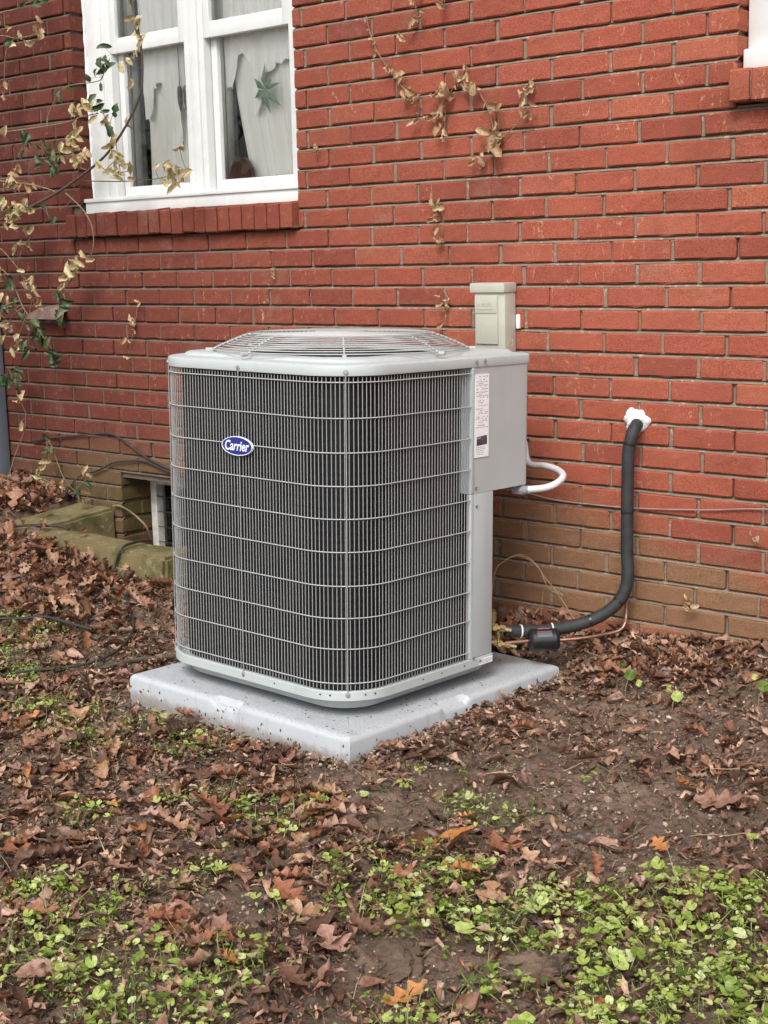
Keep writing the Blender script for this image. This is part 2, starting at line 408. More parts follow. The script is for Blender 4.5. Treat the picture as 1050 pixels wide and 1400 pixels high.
def ground_z(x, y):
    x = np.asarray(x, float); y = np.asarray(y, float)
    A = np.interp(x, [-1.9, -1.6, -1.1, -0.27, 0.3, 0.9, 1.25, 1.85, 2.6], [.30, .30, .25, .125, .045, .06, .085, .145, .18])
    t = np.where(x < 0.6, sstep(y, -1.25, -0.38), sstep(y, np.interp(x, [1.3, 1.8], [-.27, -.5]), 0.0))
    z = -1.308 + A * t
    z = z + 0.030 * fbm(x * 2.2, y * 2.2, 3, 5) * sstep(-y, 0.1, 0.5) + 0.022 * fbm(x * 9, y * 9, 3, 9)
    z = z + 0.022 * sstep(np.hypot(x - 2.1, y + 1.95), 0.9, 0.1)
    z = z - 0.009 * sstep(np.abs(y + 1.16), .16, .03) * sstep(x, .3, .4) * sstep(-x, -1.45, -1.3)
    inw = sstep(x, -1.06, -1.03) * sstep(-x, 0.17, 0.24) * sstep(y, -0.37, -0.33)
    z = z * (1 - inw) + inw * (-1.42 + 0.02 * fbm(x * 12, y * 12, 2, 3))
    sw = sstep(x, -1.32, -1.28) * sstep(-x, 1.04, 1.06) * sstep(y, -0.50, -0.46)
    z = np.minimum(z, z * (1 - sw) + sw * -1.20)
    # the bed worked level under the pad
    lx = -(x - 1.2732); ly = y + 1.1393
    ins = sstep(lx, -0.01, 0.03) * sstep(-lx, -0.905, -0.865) * sstep(ly, -0.01, 0.03) * sstep(-ly, -0.93, -0.89)
    return z * (1 - ins) + ins * (-1.345)

# ------------------------------------------------------------------ ground
def build_ground():
    x0, x1, y0, y1, d = -1.95, 3.2, -3.1, 0.06, 0.0085
    nx, ny = int((x1 - x0) / d) + 1, int((y1 - y0) / d) + 1
    X, Y = np.meshgrid(np.linspace(x0, x1, nx), np.linspace(y0, y1, ny))
    Z = ground_z(X, Y)
    clod = np.maximum(fbm(X * 24, Y * 24, 4, 21), -0.06) * 0.042 + np.maximum(fbm(X * 62, Y * 62, 2, 33), -.1) * 0.020
    Z = Z + clod
    e = np.minimum.reduce([X - x0, x1 - X, Y - y0]); Z = Z - 0.10 * (1 - sstep(e, 0.0, 0.25))
    V = np.stack([X, Y, Z], -1).reshape(-1, 3)
    i = np.arange(nx * ny).reshape(ny, nx)
    F = np.stack([i[:-1, :-1], i[:-1, 1:], i[1:, 1:], i[1:, :-1]], -1).reshape(-1, 4)
    o = link('ground', mesh_np('ground', V, F, MAT['soil'], True)); tag(o, kind='structure')
    me = mesh_np('ground', [(-150, -200, -1.39), (150, -200, -1.39), (150, 150, -1.39), (-150, 150, -1.39)], [(0, 1, 2, 3)], MAT['soil'])
    tag(link('ground', me), kind='structure')
build_ground()

# ------------------------------------------------------------------ house
house = empty('brick_house', (0, 0, 0))
tag(house, 'red brick house wall with a white double window and sooty lower courses', 'house')

def wall_backing():
    m = MB(); XR = [-6.0, WINB[0] - .012, WINB[1] + .012, WIN1[0] - .012, WIN1[1] + .012, WIN2[0] - .012, WIN2[1] + .012, 4.2]
    ZR = [-1.6, WINB[3] + .012, WIN1[2] - .095, WIN2[2] - .095, 1.432, 2.0]
    XR = sorted(XR); ZR = sorted(ZR)
    def inhole(x, z):
        for a, b, c, d, s in ((*WIN1, .107), (*WIN2, .107), (*WINB, .012)):
            if a - .012 < x < b + .012 and c - s < z < d + .012: return True
        return False
    y0, y1 = 0.0165, 0.11
    for i in range(len(XR) - 1):
        for j in range(len(ZR) - 1):
            if inhole((XR[i] + XR[i+1]) / 2, (ZR[j] + ZR[j+1]) / 2): continue
            m.add([(XR[i], y0, ZR[j]), (XR[i+1], y0, ZR[j]), (XR[i+1], y0, ZR[j+1]), (XR[i], y0, ZR[j+1])], [(0, 1, 2, 3)])
    for a, b, c, d, s in ((*WIN1, .107), (*WIN2, .107), (*WINB, .012)):
        a -= .012; b += .012; c -= s; d += .012; yb = y1 if s > .05 else 0.22
        for (p, q) in (((a, c), (a, d)), ((a, d), (b, d)), ((b, d), (b, c)), ((b, c), (a, c))):
            m.add([(p[0], y0, p[1]), (q[0], y0, q[1]), (q[0], yb, q[1]), (p[0], yb, p[1])], [(0, 1, 2, 3)])
    # back of the wall, so the room behind is closed
    m.box((-6.0, 0.115, -1.6), (-1.30, 0.20, 2.0)); m.box((0.18, 0.115, -0.80), (1.60, 0.20, 2.0)); m.box((2.75, 0.115, -1.6), (4.2, 0.20, 2.0))
    m.box((-1.299, 0.115, -0.80), (0.179, 0.20, 0.05)); m.box((-1.299, 0.115, 1.45), (2.749, 0.20, 2.0)); m.box((1.601, .115, -.8), (2.749, .20, 0.33))
    m.build('mortar_wall', MAT['mortar'], house)
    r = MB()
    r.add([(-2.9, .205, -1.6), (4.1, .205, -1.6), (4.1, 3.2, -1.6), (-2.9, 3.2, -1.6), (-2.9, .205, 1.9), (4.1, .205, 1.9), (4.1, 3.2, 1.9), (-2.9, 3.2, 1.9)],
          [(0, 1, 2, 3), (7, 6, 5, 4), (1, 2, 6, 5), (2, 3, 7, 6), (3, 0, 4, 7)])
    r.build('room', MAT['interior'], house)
wall_backing()

def brick_arrays(L, H, D=0.105, n=7, m=4, seed=0, bev=0.0035):
    """one brick, front face towards -y, lower left front corner at the origin"""
    r = np.random.default_rng(seed)
    xs = np.concatenate([[0, bev * 1.3], np.linspace(0, L, n)[1:-1], [L - bev * 1.3, L]]); zs = np.concatenate([[0, bev * 1.2], np.linspace(0, H, m)[1:-1], [H - bev * 1.2, H]])
    nx, nz = len(xs), len(zs)
    X, Z = np.meshgrid(xs, zs); Y = r.normal(0, 0.0004, X.shape)
    e = np.zeros_like(X); e[0, :] = 1; e[-1, :] = 1; e[:, 0] = 1; e[:, -1] = 1
    Y = Y + e * (bev + np.abs(r.normal(0, 0.0012, X.shape)))
    X = X + e * r.normal(0, 0.0006, X.shape); Z = Z + e * r.normal(0, 0.0009, X.shape)
    for cx, cz in ((0, 0), (0, -1), (-1, 0), (-1, -1)):
        q = r.random() * 0.004; Z[cx, cz] += q if cx == 0 else -q; X[cx, cz] += q if cz == 0 else -q
    V = np.stack([X, Y, Z], -1).reshape(-1, 3)
    idx = np.arange(nx * nz).reshape(nz, nx)
    F = [(idx[j, i], idx[j, i+1], idx[j+1, i+1], idx[j+1, i]) for j in range(nz - 1) for i in range(nx - 1)]
    ring = list(idx[0, :]) + list(idx[1:, -1]) + list(idx[-1, -2::-1]) + list(idx[-2:0:-1, 0])
    b = V[ring].copy(); b[:, 1] = D; base = len(V); V = np.vstack([V, b]); k = len(ring)
    F += [(ring[i], base + i, base + (i+1) % k, ring[(i+1) % k]) for i in range(k)]
    return V, [tuple(int(a) for a in f) for f in F]

DX = {-16:-.003,-15:-.002,-14:.007,-13:.014,-12:.004,-11:.015,-10:.014,-9:.014,-8:.007,-7:.01,-6:-.001,-5:-.014,-4:.006,-3:-.006,-2:0,-1:.012,0:-.012,1:-.017,2:-.012,3:-.006,4:.003,5:.005,6:.010,7:.007,8:.011,9:.008}

def in_view(p, m=30):
    d = Vector(p) - CAM_O; z = d.dot(CAM_F)
    if z < 0.1: return None
    x = 521 + 1942.4 * d.dot(CAM_R) / z; y = 693.6 - 1942.4 * d.dot(CAM_U) / z
    return (x, y, 1942.4 / z) if -m < x < 1050 + m and -m < y < 1400 + m else None

def build_bricks():
    L0 = P - 0.0105; H0 = 0.0572
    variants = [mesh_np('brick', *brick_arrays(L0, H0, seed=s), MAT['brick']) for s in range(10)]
    items = []
    for v in range(-22, 27):
        z0 = v * C; z1 = z0 + H0; r = np.random.default_rng(v + 100)
        dx = DX.get(v, r.uniform(-.008, .012))
        ivs = [(-6.0, 3.9)]
        for a, b, c, d in ((WIN1[0], WIN1[1], WIN1[2], WIN1[3]), (WIN1[0] - .055, WIN1[1] - .0, .058, .158), WIN2, (WIN2[0] - .004, WIN2[1] + .05, .345, .440), WINB):
            if z1 > c + .012 and z0 < d - .012:
                ivs = [q for (p0, p1) in ivs for q in ((p0, min(p1, a)), (max(p0, b), p1)) if q[1] - q[0] > .001]
        n0 = int((-6.0) / P) - 2
        for n in range(n0, n0 + 54):
            j0 = (n + (0.5 if v % 2 else 0.0)) * P + dx + r.normal(0, .0018) + .00525; j1 = j0 + L0
            for p0, p1 in ivs:
                a, b = max(j0, p0), min(j1, p1)
                if b - a > .022: items.append((a, b, z0 + r.normal(0, .0008), b - a > L0 - .002, r.normal(0, .0011), int(r.integers(1e6)), r.random()))
    # how large each shows in the picture
    def score(it):
        q = in_view(((it[0] + it[1]) / 2, 0, it[2] + .028))
        if not q: return 0
        if 240 < q[0] < 715 and 495 < q[1] < 930: return 0
        return q[2] ** 2 * (it[1] - it[0])
    items.sort(key=score, reverse=True)
    # struck mortar beds (deep under each brick, flush on top of the one below) and head joints
    mj = MB(); rj = np.random.default_rng(4)
    for v in range(-22, 27):
        zl = v * C - (C - H0) - .0012; zh = v * C + .0012
        ivs = [(-6.0, 3.9)]
        for a, b, c, d in ((WIN1[0], WIN1[1], .058, WIN1[3]), (WIN1[0] - .055, WIN1[1], .058, .158), WIN2, (WIN2[0] - .004, WIN2[1] + .05, .345, .440), WINB):
            if zh > c + .004 and zl < d - .004: ivs = [q for (p0, p1) in ivs for q in ((p0, min(p1, a)), (max(p0, b), p1)) if q[1] - q[0] > .01]
        for p0, p1 in ivs:
            n = max(2, int((p1 - p0) / .045)); xs = np.linspace(p0, p1, n + 1)
            lo = rj.uniform(.0022, .0062, n + 1); V = []
            for x_, l_ in zip(xs, lo): V += [(x_, l_ + .0014, zl), (x_, l_, zl + .0022), (x_, l_ + .0026, zl + .0062), (x_, .0175, zh)]
            mj.add(V, [(i*4 + k, i*4 + 4 + k, i*4 + 5 + k, i*4 + 1 + k) for i in range(n) for k in range(3)])
    for (a, b, z, full, dy, seed, t) in items:
        if any(abs(b - e) < .012 for e in (WIN1[0], WIN2[0], WINB[0], WIN1[0] - .055, WIN2[0] - .004)): continue
        y_ = .0055 + (seed % 97) / 97 * .006
        mj.add([(b - .002, y_, z), (b + .0125, y_, z), (b + .0125, y_, z + H0), (b - .002, y_, z + H0)], [(0, 1, 2, 3)])
    tag(mj.build('mortar_joints', MAT['mortar'], house), kind='stuff')
    VV, FF, TT = [], [], []; nb = 0
    for i, (a, b, z, full, dy, seed, t) in enumerate(items):
        if i < 285:
            if full: me = variants[seed % 10]
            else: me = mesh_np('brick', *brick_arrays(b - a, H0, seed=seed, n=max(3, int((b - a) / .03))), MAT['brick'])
            o = link('brick', me, house); o.location = (a, dy, z); o.rotation_euler = (0, random.gauss(0, .0025), 0)
        else:
            V, F = brick_arrays(b - a, H0, seed=seed, n=4, m=3); V = V + np.array([a, dy, z])
            VV.append(V); FF += [tuple(k + nb for k in f) for f in F]; TT += [t] * len(V); nb += len(V)
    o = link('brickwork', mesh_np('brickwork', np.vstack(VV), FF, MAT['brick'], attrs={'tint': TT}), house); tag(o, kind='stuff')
    # rowlock sills: bricks on edge, tipped out a little
    for (xa, xb, zb, zt, yo) in ((-1.235, 0.055, .0655, .155, -.034), (1.726, 2.70, .352, .4375, -.045)):
        n = round((xb - xa) / .0655); w = (xb - xa) / n
        for i in range(n):
            V, F = brick_arrays(w - .006, zt - zb, D=.15, n=4, m=4, seed=900 + i, bev=.004)
            V[:, 2] += np.where(V[:, 2] > .05, (V[:, 1] - .0) * .10, 0)
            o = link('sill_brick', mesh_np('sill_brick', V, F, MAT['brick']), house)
            o.location = (xa + i * w + .003, yo + random.gauss(0, .0015), zb + random.gauss(0, .0015)); o.rotation_euler = (random.gauss(0, .01), random.gauss(0, .008), random.gauss(0, .01))
        MB().box((xa + .004, yo + .012, zb + .004), (xb - .004, .10, zt - .006)).build('sill_mortar', MAT['mortar'], house)
build_bricks()

def frame_ring(m, x0, x1, z0, z1, w, y0, y1, bev=.003, wb=None, wt=None):
    wb = w if wb is None else wb; wt = w if wt is None else wt
    m.box((x0, y0, z0), (x0 + w, y1, z1), bev); m.box((x1 - w, y0, z0), (x1, y1, z1), bev)
    m.box((x0 + w, y0 + .0007, z0), (x1 - w, y1 - .0007, z0 + wb), bev); m.box((x0 + w, y0 + .0007, z1 - wt), (x1 - w, y1 - .0007, z1), bev)

def build_window1():
    x0, x1, z0, z1 = WIN1; z0 += .003
    f = MB()
    f.box((x0 + .004, .078, z0 + .055), (-1.085, .19, z1 - .003), .004)          # left casing, two steps
    f.box((-1.0851, .086, z0 + .055), (-1.035, .19, z1 - .003), .003)
    f.box((-.598, .084, z0 + .055), (-.565, .19, z1 - .003), .003); f.box((-.5649, .078, z0 + .055), (-.518, .19, z1 - .003), .003); f.box((-.5179, .086, z0 + .055), (-.490, .19, z1 - .003), .003)
    f.box((-.045, .084, z0 + .055), (x1 - .004, .19, z1 - .003), .004)
    f.box((x0 + .004, .076, z1 - .06), (x1 - .004, .188, z1 - .001), .004)
    w = f.build('window', MAT['white'], house, True)
    s = MB(); s.box((x0 + .003, .028, z0), (x1 - .003, .20, z0 + .056), .005); s.box((x0 + .003, .020, z0 + .044), (x1 - .003, .19, z0 + .060), .004)
    s.build('window_sill', MAT['white'], w, True)
    for xx, sg in ((x0 + .004, 1), (x1 - .004, -1)):
        c = MB()
        pts = [(xx + random.uniform(-.002, .002), .074, z) for z in np.arange(z0, z1, .03)]
        c.tube(pts, [random.uniform(.004, .008) for _ in pts], 6)
        c.build('caulk_bead', MAT['caulk'], w, True)
    for (a, b) in ((-1.035, -.598), (-.490, -.045)):
        lo = MB(); frame_ring(lo, a + .004, b - .002, .219, .842, .030, .120, .155, .003, wb=.044, wt=.05)
        s1 = lo.build('sash', MAT['white'], w, True)
        up = MB(); frame_ring(up, a + .0, b + .0, .780, 1.365, .033, .088, .118, .003, wb=.058, wt=.045)
        s2 = up.build('sash', MAT['white'], w, True)
        for (q0, q1, yy) in ((.255, .80, .138), (.83, 1.33, .104)):
            MB().add([(a + .028, yy, q0), (b - .024, yy, q0), (b - .024, yy, q1), (a + .028, yy, q1)], [(0, 1, 2, 3)]).build('pane', MAT['glass'], w)
        # inner jamb liner and track
        j = MB(); j.box((a - .002, .157, .215), (a + .012, .235, 1.37), .002); j.box((a + .0121, .165, .215), (a + .028, .20, 1.37), .002)
        j.build('jamb_liner', MAT['white'], w, True)
build_window1()

def build_window2():
    x0, x1, z0, z1 = WIN2
    f = MB(); f.box((x0 + .003, .058, z0 + .003), (x0 + .13, .18, z1 - .003), .004); f.box((x1 - .13, .058, z0 + .003), (x1 - .003, .18, z1 - .003), .004)
    f.box((x0 + .1301, .060, z1 - .10), (x1 - .1301, .18, z1 - .003), .004)
    w = f.build('window', MAT['white'], house, True)
    MB().box((x0 + .003, .030, z0), (x1 - .003, .19, z0 + .055), .005).build('window_sill', MAT['white'], w, True)
    lo = MB(); frame_ring(lo, x0 + .13, x1 - .13, z0 + .056, .95, .04, .10, .14, .003); lo.build('sash', MAT['white'], w, True)
    up = MB(); frame_ring(up, x0 + .13, x1 - .13, .90, z1 - .10, .04, .07, .098, .003); up.build('sash', MAT['white'], w, True)
    MB().add([(x0 + .15, .12, z0 + .08), (x1 - .15, .12, z0 + .08), (x1 - .15, .12, .93), (x0 + .15, .12, .93)], [(0, 1, 2, 3)]).build('pane', MAT['glass'], w)
    MB().add([(x0 + .15, .085, .93), (x1 - .15, .085, .93), (x1 - .15, .085, z1 - .12), (x0 + .15, .085, z1 - .12)], [(0, 1, 2, 3)]).build('pane', MAT['glass'], w)
build_window2()

def build_basement_window():
    x0, x1, z0, z1 = WINB; y = .155
    wm = simple('old_white_paint', (.62,.61,.57), (.42,.40,.35), 30, 0.7, bump=0.4)
    f = MB(); frame_ring(f, x0 + .002, x1 - .002, -1.46, z1 - .003, .038, y, y + .05, .003, wt=.03)
    f.box((x0 + .0, y - .012, z1 - .022), (x1 - .002, y - .001, z1 - .003), .004)
    w = f.build('basement_window', wm, house, True)
    xs = np.linspace(x0 + .04, x1 - .04, 8)
    mb = MB()
    for i in range(1, 7): mb.box((xs[i] - .010, y + .012, -1.42), (xs[i] + .010, y + .03, z1 - .034))
    mb.build('muntin', simple('grey_muntin', (.42,.44,.41), (.30,.31,.29), 30, 0.6), w)
    wr = MB()
    for z in np.arange(-1.40, z1 - .05, .065): wr.tube([(x0 + .04, y + .004, z), (x1 - .04, y + .004, z)], .002, 5)
    wr.build('wire_guard', MAT['dark'], w)
    MB().add([(x0 + .03, y + .035, -1.44), (x1 - .03, y + .035, -1.44), (x1 - .03, y + .035, z1 - .02), (x0 + .03, y + .035, z1 - .02)], [(0, 1, 2, 3)]).build('pane', MAT['glass'], w)
    # reveal bricks of the opening (jamb returns)
    for v in range(-22, -13):
        V, F = brick_arrays(.10, .0572, D=.05, n=4, m=3, seed=v + 300)
        V2 = np.stack([x0 + .004 - V[:, 1] - .003, V[:, 0] + .107, V[:, 2]], -1)
        V2[:, 2] += v * C + .0
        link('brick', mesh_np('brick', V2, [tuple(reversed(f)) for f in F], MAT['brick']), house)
build_basement_window()

def build_wall_fittings():
    # downspout at the left end
    m = MB(); m.box((-1.90, -.085, -1.2), (-1.775, -.006, 1.9), .012); m.box((-1.86, -.092, -1.2), (-1.85, -.0851, 1.9)); m.box((-1.825, -.092, -1.2), (-1.815, -.0851, 1.9))
    m.build('downspout', MAT['spout'], house, True)
    # rusty hood over a wall vent
    n = 10; L = []
    for y, dz, ins in ((0.006, 0.0, 0.050), (-.02, -.004, .036), (-.044, -.018, .012), (-.060, -.040, 0)):
        L.append([(-1.517 + ins + (.258 - 2*ins) * i / n, y, -.220 + dz + (.013 if y > -.05 else .002) * (1 - (2*i/n - 1) ** 2)) for i in range(n + 1)])
    L2 = [[(x, y, z - .006) for x, y, z in l] for l in reversed(L)]
    h = MB(); h.loops(L + L2, close=False)
    hv = h.build('vent_hood', MAT['rust'], house, True); MB().box((-1.46, .001, -.30), (-1.33, .008, -.245)).build('hood_shade_slab', MAT['inkd'], hv)  # black slab stands in for the dark shadow under the hood
    # foam round the line-set hole
    bm = bmesh.new(); bmesh.ops.create_icosphere(bm, subdivisions=4, radius=1)
    for v in bm.verts:
        a = math.atan2(v.co.z, v.co.x); k = 1 + .10 * math.sin(3 * a + 1) + .06 * math.sin(7 * a)
        n_ = float(vnoise(np.array(v.co.x * 5 + 9), np.array(v.co.z * 5 + v.co.y * 3), 4)) - .5
        v.co = Vector((1.427 + v.co.x * .040 * k * (1 + n_ * .25), -.002 + v.co.y * .020 * (1 + n_ * .6), -.542 + v.co.z * .040 * k * (1 + n_ * .2)))
    me = bpy.data.meshes.new('foam_seal'); bm.to_mesh(me); bm.free(); me.materials.append(MAT['foam'])
    me.polygons.foreach_set('use_smooth', [True] * len(me.polygons)); link('foam_seal', me, house)
    MB().box((.992, -.006, -.272), (1.006, .006, -.228), .003).build('caulk_patch', MAT['caulk'], house, True)
build_wall_fittings()

# ------------------------------------------------------------------ things inside the window
def curtain(name, label, xr, z0, z1, edge, y0, fr, amp, mat):
    """a sheet from the slanting edge(z) to xr, in folds"""
    V = []; nz, nx = 40, 60
    for j in range(nz + 1):
        z = z0 + (z1 - z0) * j / nz; xl = edge(z)
        for i in range(nx + 1):
            u = i / nx; x = xl + (xr - xl) * u
            V.append((x, y0 + amp * math.sin(fr * u + 1.5 * math.sin(2.1 * z)) * (0.5 + .5 * math.sin(fr * .37 * u + 1)) + .01 * math.sin(3 * z), z))
    idx = np.arange((nz + 1) * (nx + 1)).reshape(nz + 1, nx + 1)
    F = np.stack([idx[:-1, :-1], idx[:-1, 1:], idx[1:, 1:], idx[1:, :-1]], -1).reshape(-1, 4)
    o = link(name, mesh_np(name, np.array(V), F, mat, True)); return tag(o, label, 'curtain')
curtain('curtain', 'sheer white curtain drawn back behind the right half of the double window', .02, .22, 1.38, lambda z: -.455 + .085 * max(0, (.66 - z) / .40) ** 1.2, .186, 62, .008, MAT['sheer'])
curtain('curtain', 'sheer white curtain hanging behind the left half of the double window', -.55, .22, 1.38, lambda z: -.985 if z > .62 else -.955 + .0 * z, .186, 54, .008, MAT['sheer'])

def valance(label, x0, x1, pts, y0):
    """gathered cloth whose lower edge follows pts [(u, z)]"""
    V = []; nx, nz = 70, 16
    uu = np.linspace(0, 1, 201); zz_ = np.interp(uu, [p[0] for p in pts], [p[1] for p in pts]); kk = np.hanning(13); zz_ = np.convolve(np.pad(zz_, 6, mode='edge'), kk / kk.sum(), 'valid'); us, zs = list(uu), list(zz_ + .006 * np.sin(uu * 60))
    for j in range(nz + 1):
        for i in range(nx + 1):
            u = i / nx; zb = float(np.interp(u, us, zs)); z = 1.36 + (zb - 1.36) * j / nz
            V.append((x0 + (x1 - x0) * u, y0 + .006 * math.sin(u * 52) * (.4 + .6 * j / nz) + .006 * math.sin(u * 91 + z * 6), z))
    idx = np.arange((nz + 1) * (nx + 1)).reshape(nz + 1, nx + 1)
    F = np.stack([idx[:-1, :-1], idx[:-1, 1:], idx[1:, 1:], idx[1:, :-1]], -1).reshape(-1, 4)
    tag(link('valance', mesh_np('valance', np.array(V), F, MAT['valance'], True)), label, 'curtain')
valance('white gathered valance with tails at the top of the right window sash', -.46, .02, [(0, .60), (.09, .60), (.12, .70), (.20, .74), (.26, .66), (.28, .50), (.36, .49), (.40, .62), (.55, .665), (.72, .68), (.78, .60), (.84, .57), (.90, .70), (1, .72)], .170)
valance('white gathered valance with ragged tails at the top of the left window sash', -.94, -.55, [(0, .52), (.10, .52), (.14, .64), (.28, .66), (.40, .56), (.48, .40), (.53, .40), (.58, .56), (.84, .565), (.92, .50), (1, .48)], .170)

def board():
    m = MB(); n = 20
    pts = [(-.385 + .062 * math.cos(math.pi * i / n), .345 - .085 + .085 * math.sin(math.pi * i / n)) for i in range(n + 1)]
    pts = [(-.318, .20)] + pts + [(-.452, .20)]
    k = len(pts); V = [(x, .150, z) for x, z in pts] + [(x, .166, z) for x, z in pts]
    m.add(V, [tuple(range(k - 1, -1, -1)), tuple(range(k, 2*k))] + [(i, (i+1) % k, k + (i+1) % k, k + i) for i in range(k)])
    o = m.build('wooden_board', MAT['wood'], None, True); tag(o, 'dark brown round topped wooden board standing on the inside window sill', 'board')
board()
def star_plant():
    root = empty('hanging_ornament', (-.235, .155, .575)); tag(root, 'green leafy star ornament hanging against the right sheer curtain', 'ornament')
    for a, ln in ((95, .10), (20, .09), (-40, .10), (-85, .115), (150, .085), (200, .095), (250, .07), (50, .06)):
        a = math.radians(a + random.uniform(-6, 6)); w = random.uniform(.008, .014); ln *= random.uniform(.75, 1.0); d = Vector((math.cos(a), 0, math.sin(a))); n = Vector((-d.z, 0, d.x))
        V = [Vector((0, 0, 0)), d * ln * .4 + n * w + Vector((0, -.012, 0)), d * ln + Vector((0, .004, 0)), d * ln * .4 - n * w + Vector((0, -.012, 0)), d * ln * .45 + Vector((0, -.018, 0))]
        MB().add([v[:] for v in V], [(0, 4, 1), (1, 4, 2), (2, 4, 3), (3, 4, 0)]).build('leaf', MAT['plant'], root)
star_plant()
def tassels():
    for x, lab in ((-.715, 'left dark tassel hanging in front of the left valance'), (-.680, 'right dark tassel hanging in front of the left valance')):
        r = empty('tassel', (x, .158, .60)); tag(r, lab, 'tassel', 'tassels in the left window')
        MB().tube([(0, 0, .18), (0, 0, .03)], .0012, 5).build('cord', MAT['dark'], r)
        MB().tube([(0, 0, .034), (0, 0, .028), (0, 0, .015), (0, 0, -.03), (0, 0, -.062)], [.004, .008, .010, .009, .002], 8).build('bead', simple('bead', (.16,.15,.10), (.06,.06,.045), 60, .5), r, True)
tassels()

# ------------------------------------------------------------------ window well kerb
def build_well():
    root = empty('window_well', (-.7, -.4, -1.25)); tag(root, 'low mossy concrete kerb boxing in the basement window well', 'kerb')
    def rough_box(name, lo, hi, top=None, seed=1):
        bm = bmesh.new(); bmesh.ops.create_cube(bm, size=1)
        for v in bm.verts: v.co = Vector([(lo[i] + hi[i]) / 2 + v.co[i] * (hi[i] - lo[i]) for i in range(3)])
        bmesh.ops.bevel(bm, geom=list(bm.edges), offset=.012, segments=2, affect='EDGES')
        bmesh.ops.subdivide_edges(bm, edges=[e for e in bm.edges if e.calc_length() > .08], cuts=9, use_grid_fill=True)
        for v in bm.verts:
            p = v.co; n = float(fbm(np.array(p.x * 14 + p.z * 5), np.array(p.y * 14 + p.z * 9), 3, seed))
            v.co = p + Vector((n * .012, float(fbm(np.array(p.x * 11), np.array(p.z * 16), 3, seed + 4)) * .014, n * .014 if p.z > hi[2] - .05 else 0))
            if top and p.z > hi[2] - .05: v.co.z += top * (p.y - lo[1]) / (hi[1] - lo[1])
        me = bpy.data.meshes.new(name); bm.to_mesh(me); bm.free(); me.materials.append(MAT['kerb'])
        me.polygons.foreach_set('use_smooth', [True] * len(me.polygons)); me.set_sharp_from_angle(angle=math.radians(45))
        o = link(name, me, root); o.matrix_parent_inverse = Matrix.Translation((.7, .4, 1.25)); return o
    rough_box('front_kerb', (-1.30, -.485, -1.55), (-.19, -.335, -1.068), seed=2)
    rough_box('side_wall', (-1.295, -.40, -1.55), (-1.055, -.004, -1.071), .03, seed=5)
    rough_box('side_wall', (-.335, -.40, -1.55), (-.195, -.004, -1.078), seed=8)
build_well()

# ------------------------------------------------------------------ equipment pad
def rrect(h, r, inset=0.0, n=6, chamfer=None, hx=None):
    """rounded square, counter-clockwise from the right side; r = radii of corners (+,-),(+,+),(-,+),(-,-)"""
    pts = []
    H = h - inset
    cs = (((1, -1), -90), ((1, 1), 0), ((-1, 1), 90), ((-1, -1), 180))
    for ((sx, sy), a0), rad in zip(cs, r):
        if chamfer and (sx, sy) == (1, 1):
            pts += [(H, chamfer[0])] * 1 + [(H - (H - chamfer[1]) * t, chamfer[0] + (H - chamfer[0]) * t) for t in np.linspace(0, 1, n + 1)[1:-1]] + [(chamfer[1], H)]
            continue
        q = max(rad - inset, .002)
        for k in range(n + 1):
            a = math.radians(a0 + 90 * k / n); pts.append((sx * (H - q) + q * math.cos(a), sy * (H - q) + q * math.sin(a)))
    return pts

